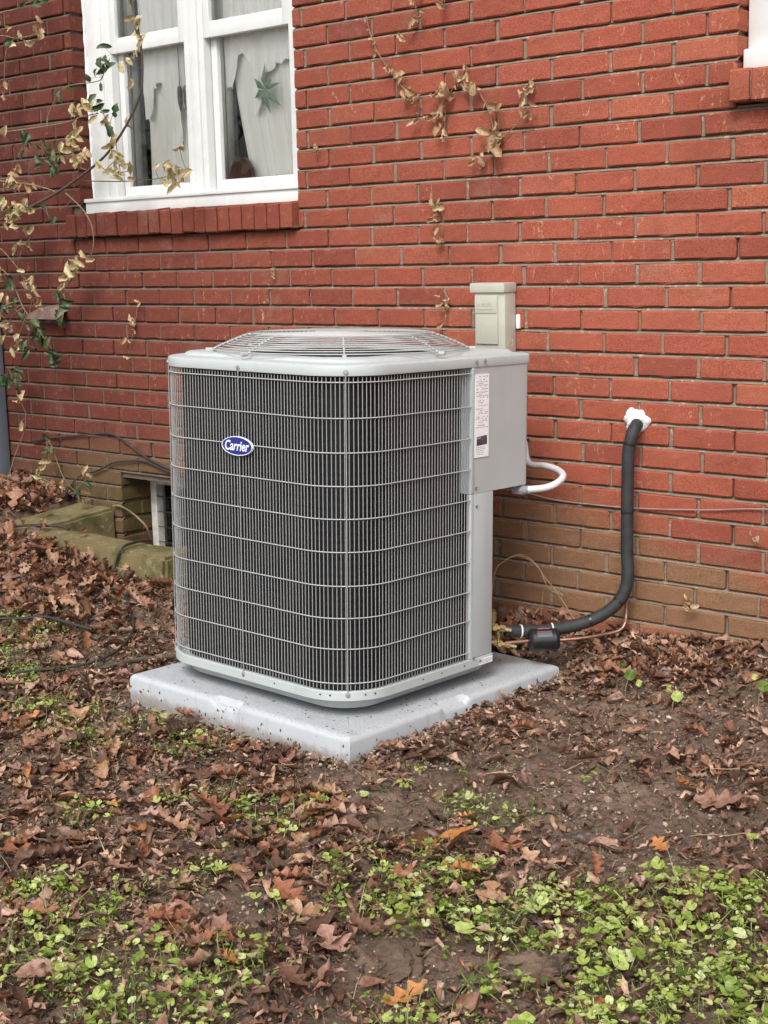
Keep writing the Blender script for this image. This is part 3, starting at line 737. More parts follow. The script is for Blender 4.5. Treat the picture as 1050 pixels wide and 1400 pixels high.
def build_pad():
    A, B, H = .8948, .9211, .068
    MW = AC.copy(); MW.translation = PAD_O + (AC.to_3x3() @ Vector((-A / 2, B / 2, -H)))
    o = empty('equipment_pad', mat=MW); tag(o, 'light grey textured pad lying on the soil under the air conditioner', 'pad')
    # perimeter as sampled points so that the lip can be notched in the middle of each side
    per = []
    def side(p, q, n=60):
        for i in range(n): per.append((p[0] + (q[0]-p[0]) * i / n, p[1] + (q[1]-p[1]) * i / n, i / n))
    a, b = A / 2, B / 2
    side((-a, -b), (a, -b)); side((a, -b), (a, b)); side((a, b), (-a, b)); side((-a, b), (-a, -b))
    def lip(t, d):                                     # lowered lip between 40 % and 55 % of a side
        return d if .40 < t < .53 else 0.0
    def ins(p, d):
        x = max(-a + d, min(a - d, p[0])); y = max(-b + d, min(b - d, p[1])); return x, y
    L = []
    for dz, d in ((-.05, -.004), (.0, -.002), (H - .016, 0.0), (H - .010, .0015), (H - .005, .005), (H - .0015, .010), (H, .017), (H, .034), (H - .001, .06)):
        row = []
        for k, p in enumerate(per):
            low = lip(p[2], .016) if dz > H - .03 and d < .030 else 0
            x, y = ins(p, d + (.004 if low else 0)); wob = float(vnoise(np.array(p[0] * 30), np.array(p[1] * 30 + dz * 50), 3) - .5) * .0012
            row.append((x + wob, y + wob, dz - low))
        L.append(row)
    m = MB(); m.loops(L, cap1=True); m.build('pad_body', MAT['pad'], o, True, 35)
    # mud splashes clinging to the sides
    s = MB()
    for i in range(75):
        if random.random() < .6: x, y, nx_, ny_ = random.uniform(-a, a), -b, 0, -1
        else: x, y, nx_, ny_ = a, random.uniform(-b, b), 1, 0
        z = abs(random.gauss(0, .022)) + .004
        if z > H - .012: continue
        r = random.uniform(.0010, .0034)
        tx, ty = (1, 0) if ny_ else (0, 1)
        c = Vector((x + nx_ * .001, y + ny_ * .001, z)); V = []
        for k in range(6):
            t = k * math.pi / 3; V.append(c + Vector((tx * math.cos(t) * r, ty * math.cos(t) * r, math.sin(t) * r * random.uniform(.8, 2))))
        V.append(c + Vector((nx_ * r * .8, ny_ * r * .8, 0))); s.add(V, [(k, (k+1) % 6, 6) for k in range(6)])
    for i in range(420):
        x, y = random.uniform(-a + .02, a - .02), random.uniform(-b + .02, b - .02); r = random.uniform(.001, .003)
        if abs(x) < a - .13 and abs(y) < b - .13: continue
        V = [(x + r * random.uniform(1, 2.5) * math.cos(k * 1.2566), y + r * math.sin(k * 1.2566), H + .0004) for k in range(5)] + [(x, y, H + r * .6)]
        s.add(V, [(k, (k+1) % 5, 5) for k in range(5)])
    tag(s.build('mud_splash', simple('mud', (.10,.070,.050), (.06,.042,.030), 80, .9), o), kind='stuff')
build_pad()

# ------------------------------------------------------------------ air conditioner
HB, RB = .3915, .154
def text_mesh(s, size, extrude, mat, shear=0.0, offset=0.0):
    cu = bpy.data.curves.new('lettering', 'FONT'); cu.body = s; cu.size = size; cu.extrude = extrude; cu.shear = shear; cu.offset = offset
    cu.align_x = 'CENTER'; cu.align_y = 'CENTER'; cu.resolution_u = 3
    t = bpy.data.objects.new('lettering', cu); COL.objects.link(t)
    me = bpy.data.meshes.new_from_object(t.evaluated_get(bpy.context.evaluated_depsgraph_get()))
    bpy.data.objects.remove(t); bpy.data.curves.remove(cu); me.materials.clear(); me.materials.append(mat); me.name = 'lettering'; return me

def build_ac():
    MW = AC.copy(); MW.translation = AC_LOC
    R = empty('air_conditioner', mat=MW)
    tag(R, 'grey outdoor air conditioner unit with wire grille and blue oval badge on the pad', 'air conditioner')
    U, WI = MAT['unit'], MAT['wire']
    # base pan with its rim, foot corner cut away at the valves
    ch = (.21, .13); rr = (RB, .03, RB, RB)
    def lp(z, off): return [(x, y, z) for x, y in rrect(HB, rr, -off, 8, (ch[0] + 0, ch[1]))]
    m = MB(); m.loops([lp(.018, -.10), lp(.018, -.045), lp(.034, -.030), lp(.051, -.002), lp(.0515, .005), lp(.0535, .0065), lp(.0765, .0065), lp(.078, .0055), lp(.0785, -.004), lp(.066, -.006), lp(.064, -.10)], cap0=True, cap1=True)
    m.build('base_pan', U, R, True, 30)
    h = MB()
    per = [(x, y) for x, y in rrect(HB, rr, -.0066, 8, ch)]
    for yy in np.arange(-.33, .33, .055):
        if yy > -.20 and yy < .18: pass
    def disc(c, n, r, t=.0008, k=10):
        n = Vector(n).normalized(); u = n.orthogonal().normalized(); w = n.cross(u); c = Vector(c)
        V = [c + (u * math.cos(2*math.pi*i/k) + w * math.sin(2*math.pi*i/k)) * r for i in range(k)]
        V2 = [v + n * t for v in V]
        return V + V2, [tuple(range(k - 1, -1, -1)), tuple(range(k, 2*k))] + [(i, (i+1) % k, k + (i+1) % k, k + i) for i in range(k)]
    for t in (-.36, -.30, -.22):
        pass
    c45 = math.sqrt(.5)
    def corner_pt(a, r=RB, off=0.0):                   # a degrees round the front corner, 0 = +x side
        q = HB - RB; return (q + (r + off) * math.cos(math.radians(a)), -q + (r + off) * math.sin(math.radians(a))), (math.cos(math.radians(a)), math.sin(math.radians(a)))
    for a in (-72, -62, -28, -18):
        (x, y), (nx_, ny_) = corner_pt(a, RB, .0066); h.add(*disc((x, y, .068), (nx_, ny_, 0), .0026))
    for x in (-.30, .12): h.add(*disc((x, -HB - .0066, .067), (0, -1, 0), .0025))
    for y in (-.10, -.02, .08): h.add(*disc((HB + .0066, y, .067), (1, 0, 0), .0025))
    h.build('rim_hole', MAT['inkd'], R)
    # coil
    cl = MB(); cl.loops([[(x, y, z) for x, y in rrect(HB, rr, .034, 8, (.16, .07))] for z in (.07, .905)])
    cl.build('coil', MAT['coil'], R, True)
    # hairpin ends of the coil tubes: small bright U bends seen through the guard
    # vertical guard wires
    path = rrect(HB, (RB, .03, RB, RB), .0, 16)
    P2 = [Vector((x, y, 0)) for x, y in path]; P2.append(P2[0])
    seg = [(P2[i+1] - P2[i]).length for i in range(len(P2) - 1)]; tot = sum(seg); cum = np.concatenate([[0], np.cumsum(seg)])
    def at(s):
        s = s % tot; i = min(int(np.searchsorted(cum, s, 'right')) - 1, len(seg) - 1); t = (s - cum[i]) / max(seg[i], 1e-9); return P2[i].lerp(P2[i+1], t)
    wires = MB(); n = int(tot / .0117)
    for i in range(n):
        p = at(i * tot / n + random.uniform(-.0005, .0005))
        if (p.x > HB - .01 and p.y > .098) or (p.y > HB - .01 and p.x > .10): continue
        wires.tube([(p.x, p.y, .081), (p.x, p.y, .906)], .00118, 6, False)
    tag(wires.build('guard_wires', MAT['wirev'], R, True, 80), kind='stuff')
    def ring_pts(off):
        q = rrect(HB, (RB, .03, RB, RB), -off, 12)
        q = [p for p in q if not ((p[0] > HB - .03 and p[1] > .098) or (p[1] > HB - .03 and p[0] > .10))]
        i0 = max(range(len(q)), key=lambda i: (q[i][0] - q[i-1][0]) ** 2 + (q[i][1] - q[i-1][1]) ** 2 if i and False else 0)
        # start at the back, go round through the left and front to the panel on the right
        start = [(.10, HB + off)]
        loop = [p for p in q if p[0] < .10 or p[1] < .098]
        left = [p for p in loop if p[1] > 0 and p[0] < 0]; ll = [p for p in loop if p[1] <= 0 and p[0] < 0]; fr = [p for p in loop if p[0] >= 0 and p[1] < 0]
        return start + left + ll + fr + [(HB + off, .104)]
    rp = ring_pts(.0036)
    for z in (.100, .193, .276, .362, .452, .539, .625, .712, .801, .893):
        MB().tube([(x, y, z) for x, y in rp], .0016, 6).build('guard_ring', WI, R, True, 80)
    (fx, fy), (fnx, fny) = corner_pt(-45, RB, .0058)
    q = HB - RB
    for x, y, nx_, ny_ in ((fx, fy, fnx, fny), (-.004, -HB - .0058, 0, -1), (-(q + (RB + .0058) * c45), -(q + (RB + .0058) * c45), -c45, -c45), (-HB - .0058, .0, -1, 0)):
        s = MB(); s.tube([(x, y, .070), (x, y, .916)], .0015, 8)
        tx, ty = -ny_, nx_
        for zc, s_ in ((.070, -1), (.918, 1)):
            V, F = disc((x - nx_ * .003, y - ny_ * .003, zc), (nx_, ny_, 0), .0075, .004, 10); s.add(V, F)
        st = s.build('guard_strap', MAT['wirev'], R, True, 50)
        k = MB()
        for zc in (.068, .919): k.add(*disc((x + nx_ * .0012, y + ny_ * .0012, zc), (nx_, ny_, 0), .0045, .003, 6))
        k.build('screw', MAT['zinc'], st)
    # corner post, flush on the right face
    p = MB(); p.box((HB - .012, .106, .079), (HB + .0045, .2085, .5545), .003); p.box((HB + .0046, .108, .079), (HB + .0058, .116, .5545)); p.build('corner_post', U, R, True)
    # recessed valve panel on the cut corner
    v = MB(); v.prism([(HB - .013, .20), (HB - .004, .2085), (.19, HB - .004), (.10, HB - .004), (.10, HB - .02), (.18, HB - .02)], .079, .553); v.build('valve_panel', U, R)
    # control box
    X1, Y0, Y1 = HB + .003, .107, .3815; rc = .022
    arc = [(X1 - rc + rc * math.cos(a), Y1 - rc + rc * math.sin(a)) for a in np.linspace(0, math.pi / 2, 8)]
    poly = [(.10, Y1), (.10, HB - .06), (X1 - .06, Y0), (X1, Y0)] + arc
    c = MB(); c.prism(poly, .5555, .9095); cb = c.build('control_box', U, R, True, 30)
    MB().box((X1 + .0002, .1075, .558), (X1 + .0022, .119, .909), .0008).build('panel_flange', U, cb, True)
    k = MB()
    for y, z in ((.128, .572), (.12, .925), (.158, .926), (.120, .082), (.150, .068)):
        xx = HB + (.0065 if z < .09 else .0035) + (.006 if z > .92 else 0); k.add(*disc((xx, y, z), (1, 0, 0), .0048, .003, 6))
    k.add(*disc((HB + .0045, .130, .52), (1, 0, 0), .0045, .003, 6))
    k.build('screw', MAT['zinc'], R)
    # top cover
    def cl_(z, ins, rb=.035): return [(x, y, z) for x, y in rrect(HB + .0055, (RB + .004, rb, RB + .004, RB + .004), ins, 14)]
    def circ(r, z):
        return [(r * math.cos(math.atan2(y, x)), r * math.sin(math.atan2(y, x)), z) for x, y, _ in cl_(0, .07)]
    t = MB()
    t.loops([cl_(.908, .004), cl_(.9095, .0005), cl_(.9115, 0), cl_(.931, 0), cl_(.9345, .0015), cl_(.9365, .005), cl_(.938, .012), cl_(.9405, .046), cl_(.9465, .052), cl_(.9490, .058), circ(.372, .9505), circ(.366, .9505), circ(.358, .946), circ(.352, .938)])
    tc = t.build('top_cover', U, R, True, 28)
    # fan, motor
    f = MB(); f.tube([(0, 0, .66), (0, 0, .84), (0, 0, .90)], [.075, .075, .05], 20); f.build('fan_motor', MAT['dark'], R, True)
    for i in range(3):
        b = MB(); V = []
        for r in np.linspace(.06, .325, 8):
            for a in np.linspace(-.45, .45, 7):
                th = a * (1 - .2 * r) + i * 2.0944 + .3; V.append((r * math.cos(th), r * math.sin(th), .86 + a * .06))
        F = [(i_ * 7 + j, i_ * 7 + j + 1, (i_ + 1) * 7 + j + 1, (i_ + 1) * 7 + j) for i_ in range(7) for j in range(6)]
        b.add(V, F); b.build('fan_blade', MAT['zinc'], R, True)
    MB().loops([[(.350 * math.cos(a), .350 * math.sin(a), z) for a in np.linspace(0, 2*math.pi, 40, False)] for z in (.937, .6)]).build('fan_shroud', MAT['dark'], R, True)
    # domed wire fan guard
    def prof(r):
        t_ = min(max((.372 - r) / (.372 - .265), 0), 1)
        z = .9535 + .046 * (t_ ** .85)
        if r < .265: z = .9995 + .004 * (1 - r / .265)
        return z
    rs = list(np.arange(.367, .262, -.0120)) + list(np.arange(.258, .075, -.0125))
    for r in rs:
        nseg = 56
        L = []
        for i in range(nseg):
            a = 2 * math.pi * i / nseg; cr, cz = r, prof(r)
            L.append([((cr + .0017 * math.cos(b)) * math.cos(a), (cr + .0017 * math.cos(b)) * math.sin(a), cz + .0017 * math.sin(b)) for b in (0, 1.2566, 2.5133, 3.7699, 5.0265)])
        L.append(L[0]); MB().loops(L).build('grille_ring', WI, R, True, 80)
    for i in range(8):
        a = math.radians(-45 + 45 * i); rr_ = np.concatenate([[.378], np.linspace(.372, .04, 22)])
        g = MB(); g.tube([(r * math.cos(a), r * math.sin(a), (.951 if r > .373 else prof(r) - .003)) for r in rr_], .0026, 6)
        g.tube([(r * math.cos(a) , r * math.sin(a), .9525) for r in (.366, .388)], .006, 6)
        g.build('grille_strut', WI, R, True, 80)
    MB().tube([(0, 0, .999), (0, 0, 1.005)], .075, 24).build('grille_hub', U, R, True)
    # badge
    def ell(rx, rz, y, n=40): return [(-.007 + rx * math.cos(2*math.pi*i/n), y, .707 + rz * math.sin(2*math.pi*i/n)) for i in range(n)]
    b = MB(); yb = -HB - .0062; b.loops([ell(.0615, .0265, yb), ell(.0615, .0265, yb - .005), ell(.0608, .0259, yb - .0062), ell(.0592, .0245, yb - .0064), ell(.0582, .0237, yb - .0055)], cap0=True)
    bd = b.build('badge', MAT['chrome'], R, True)
    MB().add(ell(.0583, .0238, yb - .0056), [tuple(range(39, -1, -1))]).build('badge_face', MAT['blue'], bd)
    tm = text_mesh('Carrier', .036, .0006, MAT['chrome'], .22, .0007)
    to = link('lettering', tm, bd); to.rotation_euler = (math.radians(90), 0, 0); to.location = (-.009, yb - .0064, .7065); to.scale = (.88, 1.05, 1)
    # rating plate
    Xs = X1 + .0024
    lb = MB().box((X1 - .001, .1215, .657), (Xs, .1835, .889)).build('rating_label', MAT['label'], R)
    ink = MB(); r = random.Random(5)
    z = .884
    def bar(y0, y1, z0, z1): ink.add([(Xs + .0002, y0, z0), (Xs + .0002, y1, z0), (Xs + .0002, y1, z1), (Xs + .0002, y0, z1)], [(0, 1, 2, 3)])
    while z > .738:
        y = .126; ye = .178 if r.random() < .7 else r.uniform(.15, .178)
        if r.random() < .25: y += r.uniform(.005, .02)
        while y < ye:
            w = r.uniform(.002, .010)
            if r.random() < .72: bar(y, min(y + w, .179), z - .0022 * r.uniform(.7, 1.3), z)
            y += w + r.uniform(.001, .003)
        z -= r.choice((.0048, .0048, .0056, .0085))
    z = .686
    while z > .663:
        y = .126
        while y < .16:
            w = r.uniform(.002, .008); bar(y, y + w, z - .0018, z); y += w + .0025
        z -= .005
    ink.build('print', MAT['ink'], lb)
    MB().add([(Xs + .0002, .1285, .690), (Xs + .0002, .1755, .692), (Xs + .0002, .1755, .718), (Xs + .0002, .1285, .715)], [(0, 1, 2, 3)]).build('print_block', MAT['inkd'], lb)
    MB().add([(Xs + .0004, .130, .7085), (Xs + .0004, .148, .709), (Xs + .0004, .148, .7135), (Xs + .0004, .130, .713)], [(0, 1, 2, 3)]).build('print_block', MAT['ink'], lb)
    s2 = MB().box((HB + .006, .150, .0545), (HB + .0074, .2085, .0725)).build('sticker', MAT['label'], R)
    i2 = MB()
    for zz in (.068, .0635, .059):
        y = .158
        while y < .20:
            w = r.uniform(.003, .009); i2.add([(HB + .0076, y, zz - .0018), (HB + .0076, y + w, zz - .0018), (HB + .0076, y + w, zz), (HB + .0076, y, zz)], [(0, 1, 2, 3)]); y += w + .002
    i2.build('print', MAT['ink'], s2)
    for z0, z1 in ((.705, .868), (.675, .699)): MB().box((.31, Y1 - .001, z0), (X1 - .030, Y1 + .0012, z1)).build('sticker', MAT['label'], R)
    # service valves
    vb = MB(); vx, vy = .330, .300
    for (px_, py_, z0, sc) in ((vx, vy, .128, 1.0), (vx + .012, vy + .010, .078, .8)):
        d = Vector((.78, .58, -.18)).normalized(); c0 = Vector((px_, py_, z0))
        vb.tube([c0 - d * .05, c0 - d * .012], .010 * sc, 10); vb.tube([c0 - d * .012, c0 + d * .012], .0125 * sc, 6)
        vb.tube([c0 + d * .012, c0 + d * .020], .008 * sc, 10); vb.tube([c0 + d * .020, c0 + d * .036], .0115 * sc, 6); vb.tube([c0 + d * .036, c0 + d * .055], .0065 * sc, 10)
        vb.tube([c0, c0 + Vector((0, 0, .022 * sc))], .0085 * sc, 10); vb.tube([c0 + Vector((0, 0, .020 * sc)), c0 + Vector((0, 0, .046 * sc))], .0105 * sc, 6); vb.tube([c0 + Vector((0, 0, .046 * sc)), c0 + Vector((0, 0, .052 * sc))], .007 * sc, 8)
        vb.tube([c0, c0 + Vector((.02, -.02, .004)) * sc], .006 * sc, 8); vb.tube([c0 + Vector((.02, -.02, .004)) * sc, c0 + Vector((.030, -.030, .006)) * sc], .0078 * sc, 6)
    vb.build('service_valve', MAT['brass'], R, True, 35)
build_ac()

# ------------------------------------------------------------------ disconnect box
def build_box():
    o = empty('disconnect_box', (.93, 0, -.36)); tag(o, 'beige electrical disconnect box mounted on the brick wall behind the air conditioner', 'electrical box')
    inv = Matrix.Translation((-.93, 0, .36)); B = MAT['box']
    def bl(m, name, par=o, mat=B):
        ob = m.build(name, mat, par, True); ob.matrix_parent_inverse = inv if par is o else Matrix(); return ob
    bl(MB().box((.873, -.060, -.40), (.990, -.002, -.156), .003), 'box_body')
    bl(MB().box((.860, -.069, -.158), (.9935, -.001, -.128), .004), 'lid')
    cv = MB().box((.879, -.066, -.318), (.965, -.0598, -.166), .002); cv.box((.879, -.0685, -.222), (.962, -.0655, -.168), .0012)
    c = bl(cv, 'front_cover')
    e = MB(); r = random.Random(3)
    for row, (z, h) in enumerate(((-.199, .010), (-.211, .006))):
        x = .888
        while x < .945:
            w = r.uniform(.004, .008); e.box((x, -.0702, z), (x + w * .35, -.0682, z + h)); e.box((x, -.0701, z + h * r.choice((0, .4, .8))), (x + w, -.0681, z + h * .2 + h * r.choice((0, .4, .8)))); x += w + .003
    bl(e, 'embossing')
    k = MB()
    for z in (-.305, -.318):
        k.tube([(.9895, -.030 + .011 * math.cos(a), z + .009 * math.sin(a)) for a in np.linspace(0, 2*math.pi, 13)], .0015, 5)
    bl(k, 'knockout')
build_box()

# ------------------------------------------------------------------ conduit and pipes
def build_lines():
    o = empty('conduit', (1.22, -.31, -.72)); tag(o, 'pale flexible conduit looping from the control box to the wall', 'conduit'); inv = Matrix.Translation((-1.22, .31, .72))
    W = [(1.248,-.31,-.719),(1.293,-.29,-.713),(1.314,-.26,-.702),(1.304,-.21,-.688),(1.25,-.16,-.68),(1.178,-.12,-.679),(1.095,-.09,-.678),(1.05,-.06,-.6),(.95,-.035,-.5),(.935,-.03,-.36)]
    a = MB().tube(smooth_path(W, 8), .0105, 12).build('tubing', MAT['conduit'], o, True); a.matrix_parent_inverse = inv
    f = MB(); f.tube([(1.205,-.316,-.690),(1.206,-.316,-.712),(1.212,-.316,-.722)], .014, 10); f.tube([(1.202,-.316,-.722),(1.236,-.312,-.722)], .015, 8); f.tube([(1.236,-.312,-.722),(1.252,-.310,-.719)], .0128, 10)
    b = f.build('fitting', simple('fitting_grey', (.30,.30,.30), (.22,.22,.22), 40, .5), o, True); b.matrix_parent_inverse = inv
    # insulated suction line
    o = empty('insulated_pipe', (1.43, -.06, -1.0)); tag(o, 'black foam insulated pipe running from the wall down to the air conditioner', 'pipe'); inv = Matrix.Translation((-1.43, .06, 1.0))
    PP = [(1.427,.01,-.545),(1.443,-.035,-.552),(1.444,-.060,-.580),(1.437,-.065,-.625),(1.435,-.065,-.695),(1.434,-.065,-.805),(1.434,-.065,-.927),(1.440,-.07,-1.0),(1.431,-.08,-1.053),(1.408,-.10,-1.093),(1.368,-.13,-1.126),(1.328,-.17,-1.144),(1.289,-.21,-1.153),(1.244,-.26,-1.156),(1.211,-.30,-1.154),(1.181,-.34,-1.148)]
    sp = smooth_path(PP, 6); cuts = [0, 18, 31, 46, 60, 78, len(sp) - 1]
    cuts = [0, 15, 30, 51, 62, 78, 84, len(sp) - 1]
    for i in range(len(cuts) - 1):
        q = sp[cuts[i]:cuts[i+1] + 1]; rr_ = [.0188 + random.uniform(-.0006, .0006) for _ in q]; rr_[0] = .0178; rr_[-1] = .0180
        s = MB().tube(q, rr_, 16).build('insulation', MAT['black'], o, True, 60); s.matrix_parent_inverse = inv
    for c in (74, 84):
        p, n = sp[c], (sp[c+1] - sp[c-1]).normalized(); s = MB().tube([p - n * .0022, p + n * .0022], .0200, 16).build('cable_tie', MAT['tie'], o, True); s.matrix_parent_inverse = inv
    for c in (15, 30, 51, 62):
        p, n = sp[c], (sp[min(c+1, len(sp)-1)] - sp[c-1]).normalized(); s = MB().tube([p - n * .003, p + n * .003], .0192, 16).build('tape_band', MAT['blackp'], o, True); s.matrix_parent_inverse = inv
    # liquid line
    o = empty('copper_pipe', (1.3, -.2, -1.18)); tag(o, 'thin bare copper pipe carrying a black cylindrical filter below the insulated pipe', 'pipe'); inv = Matrix.Translation((-1.3, .2, 1.18))
    Lq = [(1.195,-.36,-1.180),(1.243,-.30,-1.179),(1.306,-.235,-1.181),(1.361,-.18,-1.177),(1.404,-.11,-1.172),(1.424,-.085,-1.164),(1.430,-.068,-1.147),(1.424,-.05,-1.119),(1.422,-.045,-1.034)]
    s = MB().tube(smooth_path(Lq, 6), .0052, 10).build('tubing', MAT['copper'], o, True); s.matrix_parent_inverse = inv
    A, B = Vector((1.238,-.302,-1.178)), Vector((1.306,-.236,-1.178)); d = (B - A)
    fd = MB().tube([A, A + d*.03, A + d*.10, A + d*.13, A + d*.14, A + d*.86, A + d*.87, A + d*.90, A + d*.97, B], [.012, .028, .034, .0355, .0345, .0345, .0355, .034, .028, .012], 24).build('filter_drier', MAT['blackp'], o, True, 25); fd.matrix_parent_inverse = inv
    u = d.normalized(); w = Vector((0, 0, 1)); n2 = u.cross(w)
    mid = (A + B) / 2; V = []
    for t_ in (-.018, .018):
        for a in (-.10, .18): V.append(mid + u * t_ + (w * math.cos(a) + n2 * math.sin(a)) * .0352)
    MB().add([v[:] for v in V], [(0, 1, 3, 2)]).build('pink_label', MAT['pink'], fd)
    V = []
    for t_ in (-.022, .022):
        for a in (.45, .65, .85, 1.05): V.append(mid + u * t_ + (w * math.cos(a) + n2 * math.sin(a)) * .0350)
    MB().add([v[:] for v in V], [(0, 1, 5, 4), (1, 2, 6, 5), (2, 3, 7, 6)]).build('grey_label', simple('grey_label', (.10,.10,.11), (.07,.07,.08), 40, .4), fd)
    # cables
    def cable(name, pts, r, mat, label, cat='cable', g=None, k=8):
        m = MB().tube(smooth_path(pts, k), r, 7); ob = m.build(name, mat, None, True); tag(ob, label, cat, g)
    cable('cable', [(.60,-.007,-.78),(.974,-.007,-.788),(1.142,-.006,-.805),(1.303,-.006,-.806),(1.426,-.007,-.803),(1.65,-.009,-.786),(1.855,-.008,-.764),(2.3,-.008,-.74),(2.9,-.008,-.72)], .0024, MAT['wirew'], 'pale pinkish cable stretched level along the brick wall behind the black pipe')
    cable('thin_wire', [(1.03,-.22,-1.20),(1.042,-.20,-1.02),(1.045,-.15,-.987),(1.066,-.10,-.972),(1.107,-.08,-.994),(1.142,-.07,-1.043),(1.176,-.06,-1.083),(1.245,-.05,-1.175)], .0018, MAT['tan'], 'thin tan wire arching over the leaves down to the black pipe', 'wire')
    cable('thin_wire', [(1.05,-.16,-.98),(1.085,-.12,-.971),(1.135,-.10,-1.003),(1.155,-.09,-1.049),(1.167,-.08,-1.075),(1.203,-.06,-1.093)], .0016, MAT['tan'], 'short tan wire branching below the longer arching wire', 'wire')
    cable('thin_wire', [(1.203,-.06,-1.090),(1.135,-.06,-1.081),(1.12,-.06,-1.17)], .0014, MAT['tan'], 'thin bent stem dropping from the tan wires to the leaves', 'wire')
    cable('cable', [(-1.60,-.02,-.80),(-1.512,-.012,-.783),(-1.375,-.012,-.765),(-1.119,-.010,-.736),(-1.01,-.010,-.741),(-.844,-.010,-.811),(-.656,-.010,-.859),(-.4,-.010,-.90)], .0042, MAT['cable'], 'black cable arching along the lower brick wall above the basement window')
    cable('cable', [(-.60,-.010,-.872),(-.699,-.010,-.862),(-.845,-.010,-.832),(-.948,-.012,-.837),(-1.048,-.012,-.853),(-1.148,-.012,-.892),(-1.26,-.02,-.923),(-1.273,-.06,-.957),(-1.25,-.12,-1.0)], .0042, MAT['cable'], 'black cable sagging on the wall and ending in the leaf heap')
    cable('cable', [(-.44,-.335,-1.08),(-.44,-.345,-1.055),(-.44,-.42,-1.052),(-.425,-.487,-1.062),(-.449,-.512,-1.14),(-.362,-.65,-1.175),(-.268,-.76,-1.205),(-.159,-.865,-1.235)], .0050, MAT['cable'], 'black cable hanging over the mossy kerb into the dead leaves')
    cable('cable', [(-1.35,-.62,-1.13),(-1.20,-.53,-1.075),(-1.09,-.44,-1.053),(-1.00,-.405,-1.05),(-.94,-.372,-1.05),(-.90,-.36,-1.06)], .0050, MAT['cable'], 'black cable lying along the top of the mossy kerb')
    cable('cable', [(-.30,-.72,-1.185),(-.318,-.647,-1.165),(-.248,-.638,-1.165),(-.155,-.68,-1.195),(-.033,-.764,-1.228),(.05,-.87,-1.252),(.084,-.981,-1.268),(.062,-1.087,-1.275),(-.028,-1.202,-1.278),(-.071,-1.25,-1.285)], .0045, MAT['cable'], 'black cable curling in a wide loop on the leaves left of the pad')
    cable('cable', [(-.55,-1.10,-1.21),(-.36,-.985,-1.205),(-.30,-.92,-1.205),(-.20,-.89,-1.22),(-.13,-.86,-1.235)], .0048, MAT['cable'], 'black cable half buried in leaves at the left edge of the yard')
    cable('root', [(.28,-.841,-1.262),(.20,-.908,-1.268),(.157,-.958,-1.274),(.123,-1.03,-1.288)], .0065, MAT['stemd'], 'olive brown root lying beside the left corner of the pad', 'root')
    cable('root', [(-1.06,-.012,-1.035),(-1.014,-.01,-1.032),(-.981,.03,-1.069),(-.93,.05,-1.119),(-.938,.08,-1.178)], [.0045] * 33, MAT['stem'], 'pale bare root trailing over the basement window jamb', 'root')
build_lines()

# ------------------------------------------------------------------ leaves
def leaf_outline(kind, n=26, seed=0):
    r = np.random.default_rng(seed); t = np.linspace(0, 1, n)
    if kind == 'oak':
        w = .30 * np.sin(math.pi * np.clip(t, .02, .98) ** .8) ** .7 * (.72 + .38 * np.cos(t * 2 * math.pi * (3.3 + r.random()) + r.random() * 2)) + .012
    elif kind == 'maple':
        w = .40 * np.sin(math.pi * t ** .75) ** .8 * (.66 + .42 * np.cos(t * 2 * math.pi * 2.2 + 1.0)) + .012
    elif kind == 'oval':
        w = .27 * np.sin(math.pi * t ** .85) ** .8
    elif kind == 'frag':
        w = r.uniform(.12, .34) * np.sin(math.pi * t) ** .5 * (.35 + 1.1 * r.random(n))
    else:
        w = .42 * np.sin(math.pi * t ** .6) ** .7 * (.85 + .22 * np.cos(t * 11))
    w[0] = w[-1] = .004
    return t, w

def leaf_arrays(kind, n=14, seed=0, curl=0.6, bend=0.5, cols=(-1, -.5, 0, .5, 1)):
    """leaf of unit length along +x, in the xy plane, cupped and bent; 4 columns across"""
    r = np.random.default_rng(seed); t, w = leaf_outline(kind, n, seed)
    c1, c2 = curl * r.uniform(.3, 1.2), curl * r.uniform(.3, 1.2); bd = bend * r.uniform(-1, 1); tw = r.uniform(-.8, .8) * curl
    rows = []
    for i in range(n):
        row = []
        for s in cols:
            d = abs(s) * w[i]; cc = c1 if s < 0 else c2
            ang = cc * d * 6; y = math.copysign(math.sin(ang) / (cc * 6) if cc > .02 else d, s) if s else 0; z = (1 - math.cos(ang)) / (cc * 6) if cc > .02 else 0
            y *= 1 + .0; x = t[i] - .5
            z += (.02 * r.normal() if n < 20 else .008 * r.normal()) * abs(s) + .030 * abs(s) ** .5 * (w[i] > .02)
            a = tw * (t[i] - .5); y, z = y * math.cos(a) - z * math.sin(a), y * math.sin(a) + z * math.cos(a)
            z += bd * ((t[i] - .5) ** 2) * 1.2
            row.append((x, y, z))
        rows.append(row)
    V = np.array(rows).reshape(-1, 3); idx = np.arange(n * len(cols)).reshape(n, len(cols))
    F = np.stack([idx[:-1, :-1], idx[1:, :-1], idx[1:, 1:], idx[:-1, 1:]], -1).reshape(-1, 4)
    return V, F

def rot_mats(yaw, pitch, roll):
    cy, sy, cp, sp, cr, sr = np.cos(yaw), np.sin(yaw), np.cos(pitch), np.sin(pitch), np.cos(roll), np.sin(roll)
    z = np.zeros_like(yaw); o = np.ones_like(yaw)
    Rz = np.stack([np.stack([cy, -sy, z], -1), np.stack([sy, cy, z], -1), np.stack([z, z, o], -1)], -2)
    Ry = np.stack([np.stack([cp, z, sp], -1), np.stack([z, o, z], -1), np.stack([-sp, z, cp], -1)], -2)
    Rx = np.stack([np.stack([o, z, z], -1), np.stack([z, cr, -sr], -1), np.stack([z, sr, cr], -1)], -2)
    return Rz @ Ry @ Rx

